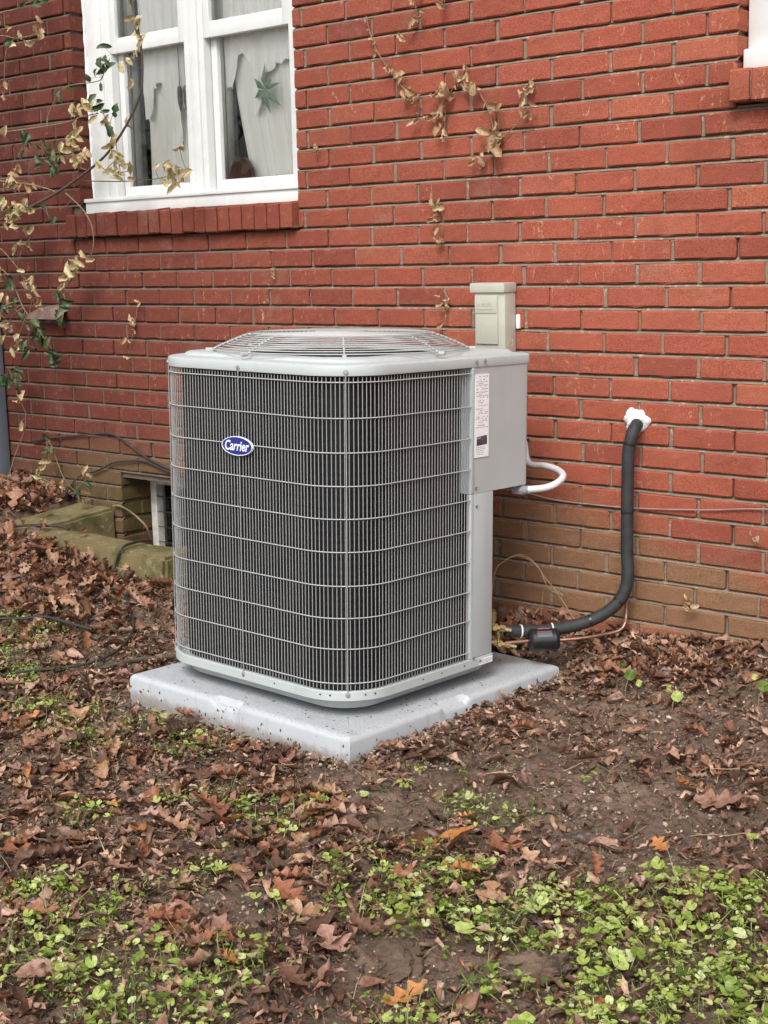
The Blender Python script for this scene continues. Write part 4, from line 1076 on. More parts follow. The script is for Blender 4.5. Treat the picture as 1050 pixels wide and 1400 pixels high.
def scatter(name, protos, pos, size, yaw, pitch, roll, tint, mat, smooth=True, kind='stuff', parent=None, label=None):
    """many small pieces joined into one mesh"""
    which = rng.integers(0, len(protos), len(pos)); Rm = rot_mats(yaw, pitch, roll)
    VV, FF, TT = [], [], []; nb = 0
    for k, (V, F) in enumerate(protos):
        s = np.where(which == k)[0]
        if not len(s): continue
        vv = np.einsum('nij,vj->nvi', Rm[s], V) * size[s][:, None, None] + pos[s][:, None, :]
        ff = F[None] + (np.arange(len(s)) * len(V))[:, None, None] + nb
        VV.append(vv.reshape(-1, 3)); FF.append(ff.reshape(-1, F.shape[1])); TT.append(np.repeat(tint[s], len(V))); nb += len(s) * len(V)
    if not VV: return None
    me = mesh_np(name, np.vstack(VV), np.vstack(FF), mat, smooth, {'tint': np.concatenate(TT)})
    o = link(name, me, parent); tag(o, kind=kind, label=label); return o

WEEDS = [(2.16,-1.52,.085),(2.31,-1.52,.124),(2.34,-1.3,.087),(2.43,-1.27,.086),(2.44,-1.63,.142),(2.57,-1.59,.126),(2.3,-1.64,.08),(2.16,-1.67,.068),(2.46,-1.76,.111),(2.46,-1.44,.081),(2.27,-1.85,.05),(1.93,-1.7,.086),(1.81,-1.69,.074),(2.04,-1.7,.07),(1.85,-1.51,.069),(1.83,-1.82,.057),(1.8,-1.2,.075),(1.71,-1.22,.068),(1.47,-2.18,.07),(1.49,-2.24,.082),(1.49,-2.05,.072),(1.29,-2.11,.074),(1.51,-1.86,.06),(1.84,-2.12,.078),(1.81,-2.05,.053),(1.7,-2.17,.073),(1.67,-2.33,.077),(1.77,-2.31,.075),(1.88,-2.21,.075),(1.51,-2.32,.053),(1.42,-1.55,.083),(1.04,-1.79,.059),(.64,-1.46,.078),(.27,-1.35,.085),(.67,-1.29,.09),(.85,-1.3,.097),(1.13,-1.6,.052),(1.32,-1.52,.068),(-.05,-1.23,.068),(-.40,-.95,.15),(-.25,-1.08,.12),(-.05,-1.22,.10),(1.71,-1.62,.061),(1.4,-1.4,.069),(1.16,-1.49,.062),(2.03,-1.81,.041),(2.22,-1.7,.053),(2.55,-1.48,.066),(1.94,-1.53,.06),(.45,-1.38,.102),(2.7,-1.4,.12),(2.75,-1.75,.15),(2.6,-2.0,.15),(2.3,-2.1,.12),(2.0,-2.4,.12)]
BIG = [(1.24,-1.71,.116,0),(1.22,-1.78,.098,0),(1.06,-1.72,.069,1),(.94,-1.77,.066,1),(1.83,-1.42,.134,1),(1.79,-1.45,.079,1),(1.51,-.7,.088,0),(1.87,-1.9,.103,0),(1.99,-2.08,.089,0),(1.87,-2.04,.079,0),(1.43,-1.04,.13,0),(1.35,-1.04,.094,0),(2.18,-1.16,.062,1),(2.16,-.85,.134,0),(2.13,-1.34,.068,0),(1.76,-.81,.082,0),(1.93,-1.38,.093,0),(1.96,-1.86,.081,0),(1.95,-1.94,.08,0),(.87,-1.85,.086,0),(1.16,-2.0,.126,0),(1.55,-1.74,.093,0),(1.66,-2.4,.075,0),(1.76,-1.29,.049,1),(2.05,-.82,.069,1),(1.88,-.46,.077,0),(1.76,-.55,.077,0),(1.86,-2.24,.062,0),(1.84,-2.21,.07,0),(.56,-1.26,.062,0),(1.27,-1.52,.052,1),(1.42,-1.41,.068,0)]
BARE = [(1.74,-1.02,.263),(1.97,-.97,.255),(1.57,-1.03,.163),(1.78,-.47,.176),(1.52,-.51,.121),(1.6,-1.3,.135),(2.19,-1.25,.121),(2.08,-1.91,.104),(2.16,-1.85,.091),(1.67,-1.9,.086),(1.32,-1.22,.109),(.46,-1.13,.128)]

def field(x, y, blobs, soft=.5):
    f = np.zeros_like(x)
    for bx, by, r in blobs:
        d = np.hypot(x - bx, y - by) / r; f = np.maximum(f, 1 - sstep(d, 1 - soft, 1 + soft))
    return f

def off_limits(x, y):
    lx = 1.2732 - x; ly = y + 1.1393
    pad_ = (lx > -.006) & (lx < .901) & (ly > -.006) & (ly < .927)
    kerb_ = (x > -1.31) & (x < -.18) & (y > -.495)
    return pad_ | kerb_

def pick(n, dens, box=(-1.9, 3.1, -2.9, -.004)):
    x = rng.uniform(box[0], box[1], n); y = rng.uniform(box[2], box[3], n)
    k = (rng.random(n) < dens(x, y)) & ~off_limits(x, y)
    return x[k], y[k]

def visible_np(x, y, z, m=60):
    d = np.stack([x - CAM_O.x, y - CAM_O.y, z - CAM_O.z], -1); zz = d @ np.array(CAM_F)
    px = 521 + 1942.4 * (d @ np.array(CAM_R)) / zz; py = 693.6 - 1942.4 * (d @ np.array(CAM_U)) / zz
    return (zz > .1) & (px > -m) & (px < 1050 + m) & (py > -m) & (py < 1400 + m), zz

def build_litter():
    soilcrumb = []
    for s in range(4):
        bm = bmesh.new(); bmesh.ops.create_icosphere(bm, subdivisions=1, radius=.5); r = np.random.default_rng(s)
        V = np.array([v.co[:] for v in bm.verts]) * (1 + r.normal(0, .22, (len(bm.verts), 1))) * np.array([1, .8, .6]); F = np.array([[v.index for v in f.verts] for f in bm.faces]); bm.free(); soilcrumb.append((V, F))
    u = lambda n, a, b: rng.uniform(a, b, n)
    t_ = rng.random(2600); e_ = rng.random(2600) < .5; off = np.abs(rng.normal(0, .012, 2600)) + .004
    x = np.where(e_, 1.2732 - .895 * t_, 1.2732 + .02 * t_ + off); y = np.where(e_, -1.1393 - off - .02 * t_, -1.1393 + .92 * t_); n = len(x)
    scatter('soil_crumbs', soilcrumb, np.stack([x, y, ground_z(x, y) + rng.uniform(.0, .012, n)], -1), rng.gamma(2.5, .0035, n) + .003, u(n, 0, 6.28), u(n, -.9, .9), u(n, -.9, .9), rng.random(n), MAT['crumb'], False)
    x, y = pick(60000, lambda x, y: .35 + .65 * field(x, y, BARE) * 1.0)
    z = ground_z(x, y); n = len(x)
    scatter('soil_crumbs', soilcrumb, np.stack([x, y, z + .002], -1), np.where(rng.random(n) < .07, rng.gamma(3.0, .0032, n) + .004, rng.gamma(2.0, .0022, n) + .002), u(n, 0, 6.28), u(n, -.9, .9), u(n, -.9, .9), rng.random(n), MAT['crumb'], False)
    # rotted fragments of leaf and bark
    c3 = (-1, 0, 1)
    frag = [leaf_arrays('frag', 5, s, .6, .6, c3) for s in range(6)] + [leaf_arrays('frag', 5, 20 + s, 1.2, 1.4, c3) for s in range(6)] + [leaf_arrays('oak', 7, 40 + s, 1.3, 1.2, c3) for s in range(8)]
    def df(x, y):
        b = field(x, y, BARE); return np.clip(1.0 - .86 * b, 0.05, 1) * np.clip(.55 + 1.1 * fbm(x * 4, y * 4, 3, 77) + .25, .2, 1)
    x, y = pick(88000, df); n = len(x); z = ground_z(x, y)
    scatter('leaf_litter', frag, np.stack([x, y, z + rng.uniform(.001, .022, n)], -1), rng.gamma(1.7, .0095, n) + .005, u(n, 0, 6.28), rng.normal(0, .36, n), rng.normal(0, .48, n), rng.random(n), MAT['litter'])
    # thin stalks and twig bits
    st = [(np.array([(-.5, -.015, 0), (-.5, .015, .004), (0, .02, .03 + .02 * s), (0, -.02, .03), (.5, .01, 0), (.5, -.01, .004)]), np.array([(0, 1, 2, 3), (3, 2, 4, 5)])) for s in range(3)]
    x, y = pick(9000, lambda x, y: .5 + 0 * x); n = len(x); z = ground_z(x, y)
    scatter('stalks', st, np.stack([x, y, z + rng.uniform(.004, .014, n)], -1), rng.gamma(2.5, .012, n) + .01, u(n, 0, 6.28), rng.normal(0, .2, n), u(n, 0, 3), rng.random(n), MAT['litter'], False)

    # whole fallen leaves
    kinds_ = (('oak', .7), ('oak', 1.1), ('oak', .4), ('maple', .6), ('maple', 1.0), ('oak', 1.5), ('oval', .9), ('oak', .9), ('maple', .3), ('oak', 1.3))
    fine = [leaf_arrays(k, 29, s, c, .7) for s, (k, c) in enumerate(kinds_)]
    big = [leaf_arrays(k, 15, s, c, .7) for s, (k, c) in enumerate((('oak', .7), ('oak', 1.1), ('oak', .4), ('maple', .6), ('maple', 1.0), ('oak', 1.5), ('oval', .9), ('oak', .9), ('maple', .3), ('oak', 1.3)))]
    TONES = {'dark brown': [(0,(.10,.050,.030)),(1,(.16,.080,.050))], 'russet': [(0,(.26,.100,.050)),(1,(.34,.140,.075))], 'tan': [(0,(.42,.24,.14)),(1,(.52,.33,.21))],
             'pinkish brown': [(0,(.30,.165,.115)),(1,(.40,.235,.175))], 'orange': [(0,(.42,.165,.050)),(1,(.52,.24,.085))]}
    TM = {t: make_leaf('leaf_' + t.replace(' ', '_'), st_, 0.5, 0.12) for t, st_ in TONES.items()}
    meshes = {t: [mesh_np('fallen_leaf', V, F, TM[t], True) for V, F in fine] for t in TM}
    SPOTS = [('by the downspout', -1.55, -.2), ('at the left end of the kerb', -1.0, -.6), ('below the cable on the kerb', -.5, -.62), ('at the right end of the kerb', -.08, -.55), ('inside the cable loop', -.1, -.85),
             ('at the left picture edge', -.45, -1.0), ('left of the pad', .22, -1.1), ('behind the unit', .98, -.12), ('under the copper pipe', 1.3, -.12), ('at the wall foot right of the pipe', 1.62, -.14),
             ('at the wall foot by the right edge', 1.95, -.2), ('on the soil right of the pad', 1.55, -.65), ('by the front pad corner', 1.35, -1.2), ('on the bare soil', 1.9, -.95), ('at the right picture edge', 2.2, -1.0),
             ('in front of the pad', .75, -1.35), ('at the left foreground edge', 1.0, -1.85), ('among the lower left weeds', 1.55, -2.15), ('in the middle foreground', 1.6, -1.65), ('by the bark slab', 2.02, -1.98), ('among the lower right weeds', 2.4, -1.6)]
    tagged = {}
    cand = []
    def addz(n, box, lo, hi, p=lambda x, y: np.ones_like(x), tilt=.45, lift=(.006, .03), base=None):
        x = rng.uniform(box[0], box[1], n); y = rng.uniform(box[2], box[3], n); k = (rng.random(n) < p(x, y)) & ~off_limits(x, y); x, y = x[k], y[k]
        for a, b in zip(x, y):
            zz = float(ground_z(a, b)) if base is None else base
            cand.append((a, b, zz + rng.uniform(*lift), rng.uniform(lo, hi), rng.uniform(0, 6.28), rng.normal(0, tilt), rng.normal(0, tilt), 0))
    heap = lambda x, y: np.clip(sstep(-x, -.15, .5) * sstep(y, -1.15, -.75), 0, 1)
    addz(1500, (-1.9, .36, -1.3, -.49), .045, .105, heap, .55, (.004, .05))                    # heap before the kerb
    addz(420, (-1.9, -1.31, -.6, -.01), .05, .11, lift=(.0, .05), tilt=.5)                        # above the kerb by the wall
    addz(120, (-1.75, -1.06, -.30, -.01), .05, .10, lift=(.0, .03))
    addz(150, (.86, 1.19, -.21, -.01), .05, .115, lambda x, y: sstep(y, -.26, -.08), .6, (.004, .06))
    addz(60, (1.19, 1.45, -.10, -.01), .03, .06, tilt=.3, lift=(.0, .012))   # behind the unit
    addz(420, (1.35, 2.6, -.36, -.01), .035, .085, lambda x, y: sstep(y, -.36, -.10), .5, (.002, .025))
    addz(170, (1.6, 2.7, -.85, -.1), .03, .075, lambda x, y: sstep(x, 1.75, 2.15) * (1 - .8 * field(x, y, BARE)), .3)
    addz(1150, (-.6, 2.5, -2.6, -1.0), .035, .105, lambda x, y: (1 - field(x, y, BARE)) * (.35 + .9 * sstep(2.05 - x, 0, .5)) * (1 - .45 * field(x, y, WEEDS)), .24, (.004, .022))
    addz(18, (1.2, 2.7, -1.6, -.4), .03, .07, tilt=.3)
    for (a, b, s, m) in BIG: cand.append((a, b, float(ground_z(a, b)) + .022, s * .95, rng.uniform(0, 6.28), rng.normal(0, .25), rng.normal(0, .25), 1 + m))
    for a, b, s_, pt in ((.99, -.10, .13, -1.1), (1.05, -.12, .12, .5), (1.10, -.09, .11, .3), (1.0, -.16, .10, .6), (.94, -.12, .11, -.8), (1.16, -.07, .09, .4)): cand.append((a, b, float(ground_z(a, b)) + .05, s_, rng.uniform(0, 6.28), pt, rng.normal(0, .3), 1))
    # leaves lying in the well and on the kerb
    for a, b, zz in ((-.75, -.41, -1.055), (-.98, -.42, -1.05), (-1.2, -.25, -1.03), (-1.15, -.1, -1.02), (-.95, -.15, -1.40), (-.6, -.2, -1.40)): cand.append((a, b, zz + .006, .06, rng.uniform(0, 6), rng.normal(0, .3), rng.normal(0, .3), 0))
    arr = np.array([c[:4] for c in cand]); vis, depth = visible_np(arr[:, 0], arr[:, 1], arr[:, 2])
    sc = np.where(vis, arr[:, 3] / depth, 0); sc[[i for i, c in enumerate(cand) if c[7]]] += 10
    order = np.argsort(-sc); rest = []
    names = {}
    for rank, i in enumerate(order):
        x, y, z, s, ya, pi_, ro, m = cand[i]
        if rank < 290:
            tone = 'orange' if m == 2 else random.choices(list(TONES), (3, 3.2, 2, 3, .45))[0]
            kind_ = int(rng.integers(10))
            o = link('fallen_leaf', meshes[tone][kind_]); o.location = (x, y, z); o.rotation_euler = (ro, pi_, ya); o.scale = (s, s * random.uniform(.8, 1.2), s)
            size_ = 'small' if s < .055 else ('large' if s > .085 else 'middling')
            curl_ = 'flat' if kind_ in (2, 8) else ('curled' if kind_ in (1, 4, 5, 9) else 'lobed')
            spot = min(SPOTS, key=lambda q: (q[1] - x) ** 2 + (q[2] - y) ** 2)[0]
            tagged.setdefault(f'{size_} {curl_} {tone} leaf {spot}', []).append((in_view((x, y, z), 1e6)[0], o))
        else: rest.append(i)
    ORD = ['leftmost', 'second from left', 'third from left', 'fourth from left', 'fifth from left', 'sixth from left', 'seventh from left', 'eighth from left']
    for lab, lst in tagged.items():
        lst.sort(key=lambda q: q[0])
        for j, (_, o) in enumerate(lst):
            tag(o, lab if len(lst) == 1 else lab + ', ' + (ORD[min(j, 7)] if j < len(lst) - 1 else 'rightmost'), 'leaf', 'fallen leaves on the ground')
    c = np.array([cand[i] for i in rest]); 
    scatter('leaf_heap', big, c[:, :3], c[:, 3], c[:, 4], c[:, 5], c[:, 6], rng.random(len(c)), MAT['dryleaf'])

    # weeds: round scalloped leaves on short stalks, thickest in the patches
    wl = []
    for s in range(6):
        r = np.random.default_rng(60 + s); k = 11; a = np.linspace(.35, 2 * math.pi - .35, k); rad = .5 * (1 + .07 * np.cos(a * 7) + r.normal(0, .03, k))
        pts = [(0, 0, 0)] + [(math.cos(q) * p_ * -1, math.sin(q) * p_ * r.uniform(.85, 1.0), .16 * p_ ** 2 * 4 * r.uniform(.3, 1)) for q, p_ in zip(a, rad)]
        pts += [(-.02, -.035, -.02), (.02, .035, -.02), (-1.3, r.uniform(-.3, .3), -1.6)]
        V = np.array(pts); F = np.array([(0, i, i + 1) for i in range(1, k)] + [(k + 1, k + 2, k + 3)]); wl.append((V, F))
    def dw(x, y): return np.clip(field(x, y, WEEDS, .6) * (.62 + 1.9 * fbm(x * 9, y * 9, 3, 5)), 0, 1) * .95 + .012
    xc, yc = pick(12500, lambda x, y: dw(x, y) * (.50 + .50 * sstep(x, 1.75, 2.25) + .45 * sstep(-x, -.1, .15)), (-.7, 3.0, -2.6, -.75)); m_ = len(xc)
    k_ = rng.integers(3, 10, m_); hue = np.clip(rng.normal(.45, .22, m_), 0, 1); big_ = rng.gamma(6, .17, m_) * (.72 + .55 * sstep(xc - yc, 2.2, 4.0))
    pi2 = np.repeat(np.arange(m_), k_); n = len(pi2); an = u(n, 0, 6.28); ro_ = rng.gamma(3, .0065, n) * np.clip(big_[pi2], .6, 1.5)
    x = xc[pi2] + np.cos(an) * ro_; y = yc[pi2] + np.sin(an) * ro_; ok = ~off_limits(x, y); pi2, an, ro_, x, y = pi2[ok], an[ok], ro_[ok], x[ok], y[ok]; n = len(x)
    size = (rng.gamma(5, .0014, n) + .003) * np.clip(big_[pi2], .6, 1.5)
    scatter('ground_ivy', wl, np.stack([x, y, ground_z(x, y) + .010 + size * .7 + rng.uniform(0, .016, n)], -1), size, an + rng.normal(0, .5, n), rng.normal(.18, .32, n), rng.normal(0, .30, n), np.clip(hue[pi2] + rng.normal(0, .14, n), 0, 1), MAT['weed'])
    # a second, finer-leaved weed matted between them
    fl = [leaf_arrays('oval', 5, 90 + q, .8, .8, (-1, 0, 1)) for q in range(4)]
    x, y = pick(90000, lambda x, y: np.clip(field(x, y, WEEDS, .7) * (.25 + 2.2 * fbm(x * 7 + 3, y * 7, 3, 15)), 0, 1), (-.7, 3.0, -2.6, -.7)); n = len(x); z = ground_z(x, y)
    scatter('chickweed', fl, np.stack([x, y, z + rng.uniform(.003, .028, n)], -1), rng.gamma(4, .0022, n) + .004, u(n, 0, 6.28), rng.normal(-.2, .5, n), rng.normal(0, .5, n), np.clip(rng.normal(.4, .25, n), 0, 1), MAT['chick'])
    bl = [(np.array([(0, -.012, 0), (0, .012, 0), (.4, .012, .25), (.4, -.012, .25), (1, 0, .25 + .1 * s)]), np.array([(0, 1, 2), (0, 2, 3), (3, 2, 4)])) for s in range(3)]
    x, y = pick(52000, lambda x, y: np.clip(field(x, y, WEEDS, .8) * .6 + .06, 0, 1), (-.7, 3.0, -2.6, -.6)); n = len(x); z = ground_z(x, y)
    scatter('grass', bl, np.stack([x, y, z], -1), rng.gamma(3, .010, n) + .012, u(n, 0, 6.28), rng.normal(-.3, .35, n), rng.normal(0, .3, n), np.clip(rng.normal(.45, .28, n), 0, 1), MAT['moss'], False)
build_litter()

# ------------------------------------------------------------------ single things on the ground
def rough_lump(name, loc, size, mat, label, cat, seed, rot=0.0, flat=1.0):
    bm = bmesh.new(); bmesh.ops.create_icosphere(bm, subdivisions=5, radius=1)
    for v in bm.verts:
        n = float(fbm(np.array(v.co.x * 2.2 + 5 + seed), np.array(v.co.y * 2.2 + v.co.z * 2.7), 6, seed)) + .35 * float(fbm(np.array(v.co.x * 9 + seed), np.array(v.co.y * 9 + v.co.z * 8), 4, seed + 3)); v.co *= 1 + n * .9
        v.co = Vector((v.co.x * size[0], v.co.y * size[1], v.co.z * size[2] * flat))
    me = bpy.data.meshes.new(name); bm.to_mesh(me); bm.free(); me.materials.append(mat); me.polygons.foreach_set('use_smooth', [True] * len(me.polygons))
    o = link(name, me); o.location = loc; o.rotation_euler = (0, 0, rot); tag(o, label, cat)
rough_lump('bark_chunk', (2.05, -1.88, -1.285), (.075, .045, .016), MAT['bark'], 'dark slab of bark lying flat between the weeds at the bottom of the picture', 'bark', 3, 2.4)
rough_lump('dirt_clod', (2.28, -1.775, -1.278), (.075, .038, .028), MAT['soil'], 'lumpy clod of brown earth beside the brightest weeds', 'clod', 9, .9)
rough_lump('clay_shard', (2.42, -1.80, -1.290), (.035, .022, .022), MAT['clay'], 'reddish clay shard poking out of the weeds at the bottom edge', 'shard', 14, .5)

def twigs():
    spots = [((1.209,-1.90),.11,.9,'dark twig lying left in the foreground leaves'), ((1.05,-1.95),.09,.3,'short dark twig at the left edge of the foreground'), ((1.35,-1.99),.12,.6,'thin pale twig across the weeds at lower left'), ((1.45,-2.14),.16,1.9,'long thin straw stalk leaning over the lower left weeds'), ((1.90,-2.10),.20,-.5,'long pale straw lying in the lower middle litter'), ((1.42,-1.01),.07,1.4,'dark bark splinter leaning against the right side of the pad'), ((2.05,-.65),.14,.4,'thin twig on the litter below the wall at right'), ((2.25,-1.0),.16,.7,'curved pale stalk on bare soil at the right edge'), ((1.85,-1.15),.10,.2,'small dark twig in the middle of the bare soil'), ((.95,-1.32),.09,1.1,'brown twig lying beside the front of the pad'), ((2.35,-1.42),.12,-.2,'slender stalk among the right hand weeds'), ((1.6,-1.75),.13,2.6,'dark twig in the middle foreground litter')]
    for (p, L, a, lab) in spots:
        z = float(ground_z(*p)) + .014; pts = []
        up = .055 if 'leaning against' in lab else (.03 if 'leaning' in lab else .004)
        for i in range(7):
            t = i / 6 - .5; pts.append((p[0] + math.cos(a) * L * t + random.gauss(0, .002), p[1] + math.sin(a) * L * t + random.gauss(0, .003), z + up * (t + .5) + random.gauss(0, .001)))
        dark = 'dark' in lab or 'brown' in lab
        o = MB().tube(smooth_path(pts, 3), .0032 if dark else .0014, 6).build('twig', MAT['bark'] if dark else MAT['tan'], None, True); tag(o, lab, 'twig')
twigs()

def lone_plants():
    for (x, y, hs, rad, lab) in ((1.585, -.29, .055, .020, 'single round leaved seedling on a thin stem below the copper pipe'), (1.757, -.33, .03, .018, 'pale green seedling flat on the litter under the wall'), (1.98, -.27, .05, .018, 'small green seedling among leaves at the right edge')):
        z = float(ground_z(x, y)); r = empty('seedling', (x, y, z)); tag(r, lab, 'plant', None)
        MB().tube([(0, -.03, -.005), (-.004, -.02, hs * .5), (0, 0, hs)], .0014, 5).build('stem', MAT['stem'], r)
        for j, (dx, dz, s) in enumerate(((0, 0, 1), (.028, -.02, .6), (-.026, .02, .55))):
            V = [(0, 0, 0)] + [(math.cos(a) * rad * s, math.sin(a) * rad * s * .9, .004 * math.cos(3 * a)) for a in np.linspace(0, 2 * math.pi, 13)[:-1]]
            o = MB().add(V, [(0, i, i % 12 + 1) for i in range(1, 13)]).build('leaf', MAT['weed'], r, True); o.location = (dx, -.004, hs + dz); o.rotation_euler = (.75, random.uniform(-.3, .3), 0)
lone_plants()

# ------------------------------------------------------------------ dead ivy on the wall and the vines at the left
IVL = {k: [mesh_np('leaf', *leaf_arrays(kind, 9, 70 + s, c, .9), MAT[k], True) for s, (kind, c) in enumerate((('ivy', .8), ('ivy', 1.3), ('maple', .9), ('oval', 1.2)))] for k in ('ivy', 'pale', 'green')}
def put_leaf(root, p, size, k, spread=.6, name='leaf'):
    o = link(name, random.choice(IVL[k]), root); o.location = p; o.scale = (size, size * random.uniform(.8, 1.15), size)
    o.rotation_euler = (math.radians(90) + random.gauss(0, .45), random.uniform(-3.1, 3.1), random.gauss(0.3, spread)); return o

IVY = [('withered ivy runner trailing down from the top of the wall right of the window', 1, [(.405,.739),(.428,.672),(.449,.624),(.503,.556),(.546,.522),(.585,.48),(.62,.447),(.619,.401)], [(3,.03),(4,.045),(5,.05),(5,.04),(6,.035),(7,.03),(2,.02)]),
 ('dead ivy scrap with one hanging leaf at the top edge of the wall', 1, [(.614,.80),(.614,.763),(.621,.717),(.611,.68)], [(3,.055),(2,.03),(1,.03)]),
 ('tiny dead ivy scrap at the top edge of the wall', 1, [(.735,.79),(.735,.758),(.731,.73)], [(2,.035),(1,.03)]),
 ('curled dead ivy sprig pointing up on the wall', 1, [(.823,.535),(.794,.514),(.743,.459),(.711,.466)], [(0,.035),(1,.04),(2,.06),(2,.05),(3,.035),(3,.03)]),
 ('dead ivy clump hanging from a mortar joint beneath the curled sprig', 1, [(.673,.392),(.703,.399),(.728,.415),(.726,.352)], [(0,.03),(1,.03),(2,.04),(3,.055),(3,.04)]),
 ('largest dead ivy cluster on the wall with a long stem', 1, [(.859,.466),(.897,.401),(.919,.334),(.932,.297),(.942,.402)], [(0,.05),(0,.04),(3,.06),(3,.055),(2,.05),(4,.04),(3,.05)]),
 ('dead ivy side shoot running up to the right from the largest cluster', 1, [(.944,.297),(.969,.326),(1.043,.368)], [(1,.025),(2,.035),(2,.03)]),
 ('small upright dead ivy shoot highest on the right of the wall', 1, [(1.065,.468),(1.049,.449),(1.038,.426)], [(0,.028),(1,.032),(2,.035)]),
 ('small dead ivy scrap on the bricks just right of the window', 1, [(.156,.353),(.171,.31)], [(0,.025),(1,.022)]),
 ('small dead ivy scrap below the largest ivy cluster', 1, [(.875,.255),(.861,.22)], [(0,.03),(1,.035)]),
 ('tight knot of dead ivy in a joint above the disconnect box', 1, [(.688,.117),(.684,.082)], [(0,.045),(1,.035),(0,.03)]),
 ('thin dead ivy tail under the tight knot', 1, [(.708,.046),(.707,.023),(.703,-.007)], [(0,.04),(1,.02),(2,.015)]),
 ('dry ivy tendril left of the disconnect box', 1, [(.709,-.152),(.733,-.185),(.717,-.206),(.722,-.247)], [(0,.022),(2,.028),(3,.026)]),
 ('dry ivy tendril on the wall left of the air conditioner', 1, [(-.832,-.185),(-.853,-.271),(-.899,-.379)], [(0,.03),(1,.04),(1,.03),(2,.03)]),
 ('dry curled leaf stuck to the bricks at the right edge', 1, [(1.829,-.833),(1.821,-.855)], [(0,.022),(1,.028)]),
 ('dry curled leaf stuck to the low bricks right of the pipe', 1, [(1.604,-1.051),(1.619,-1.062)], [(0,.028),(1,.030)]),
 ('tiny dry leaf stuck to the bricks under the window', 1, [(-.062,-.067),(-.074,-.092)], [(0,.018),(1,.018)])]
for lab, _, pts, lv in IVY:
    p3 = [(x, -.008 - .006 * random.random(), z) for x, z in pts]
    r = empty('dead_ivy', p3[0]); tag(r, lab, 'ivy', 'scraps of dead ivy on the wall')
    o = Vector(p3[0]); q = smooth_path([Vector(p) - o for p in p3], 4)
    MB().tube(q, [max(.0024 * (1 - .6 * i / len(q)), .0010) for i in range(len(q))], 5).build('stem', MAT['stem'], r, True)
    for i, s in lv:
        for q_ in range(2 if s > .028 else 1):
            put_leaf(r, Vector(p3[i]) - o + Vector((random.gauss(0, .013), -.010 - random.random() * .016, random.gauss(0, .013))), s * random.uniform(.75, 1.25), 'ivy')
    for j in range(len(pts) * 2):                          # shrivelled scraps along the stem
        q_ = q[random.randrange(len(q))]; put_leaf(r, Vector(q_) + Vector((random.gauss(0, .006), -.006, random.gauss(0, .006))), random.uniform(.012, .022), 'ivy', 1.0)

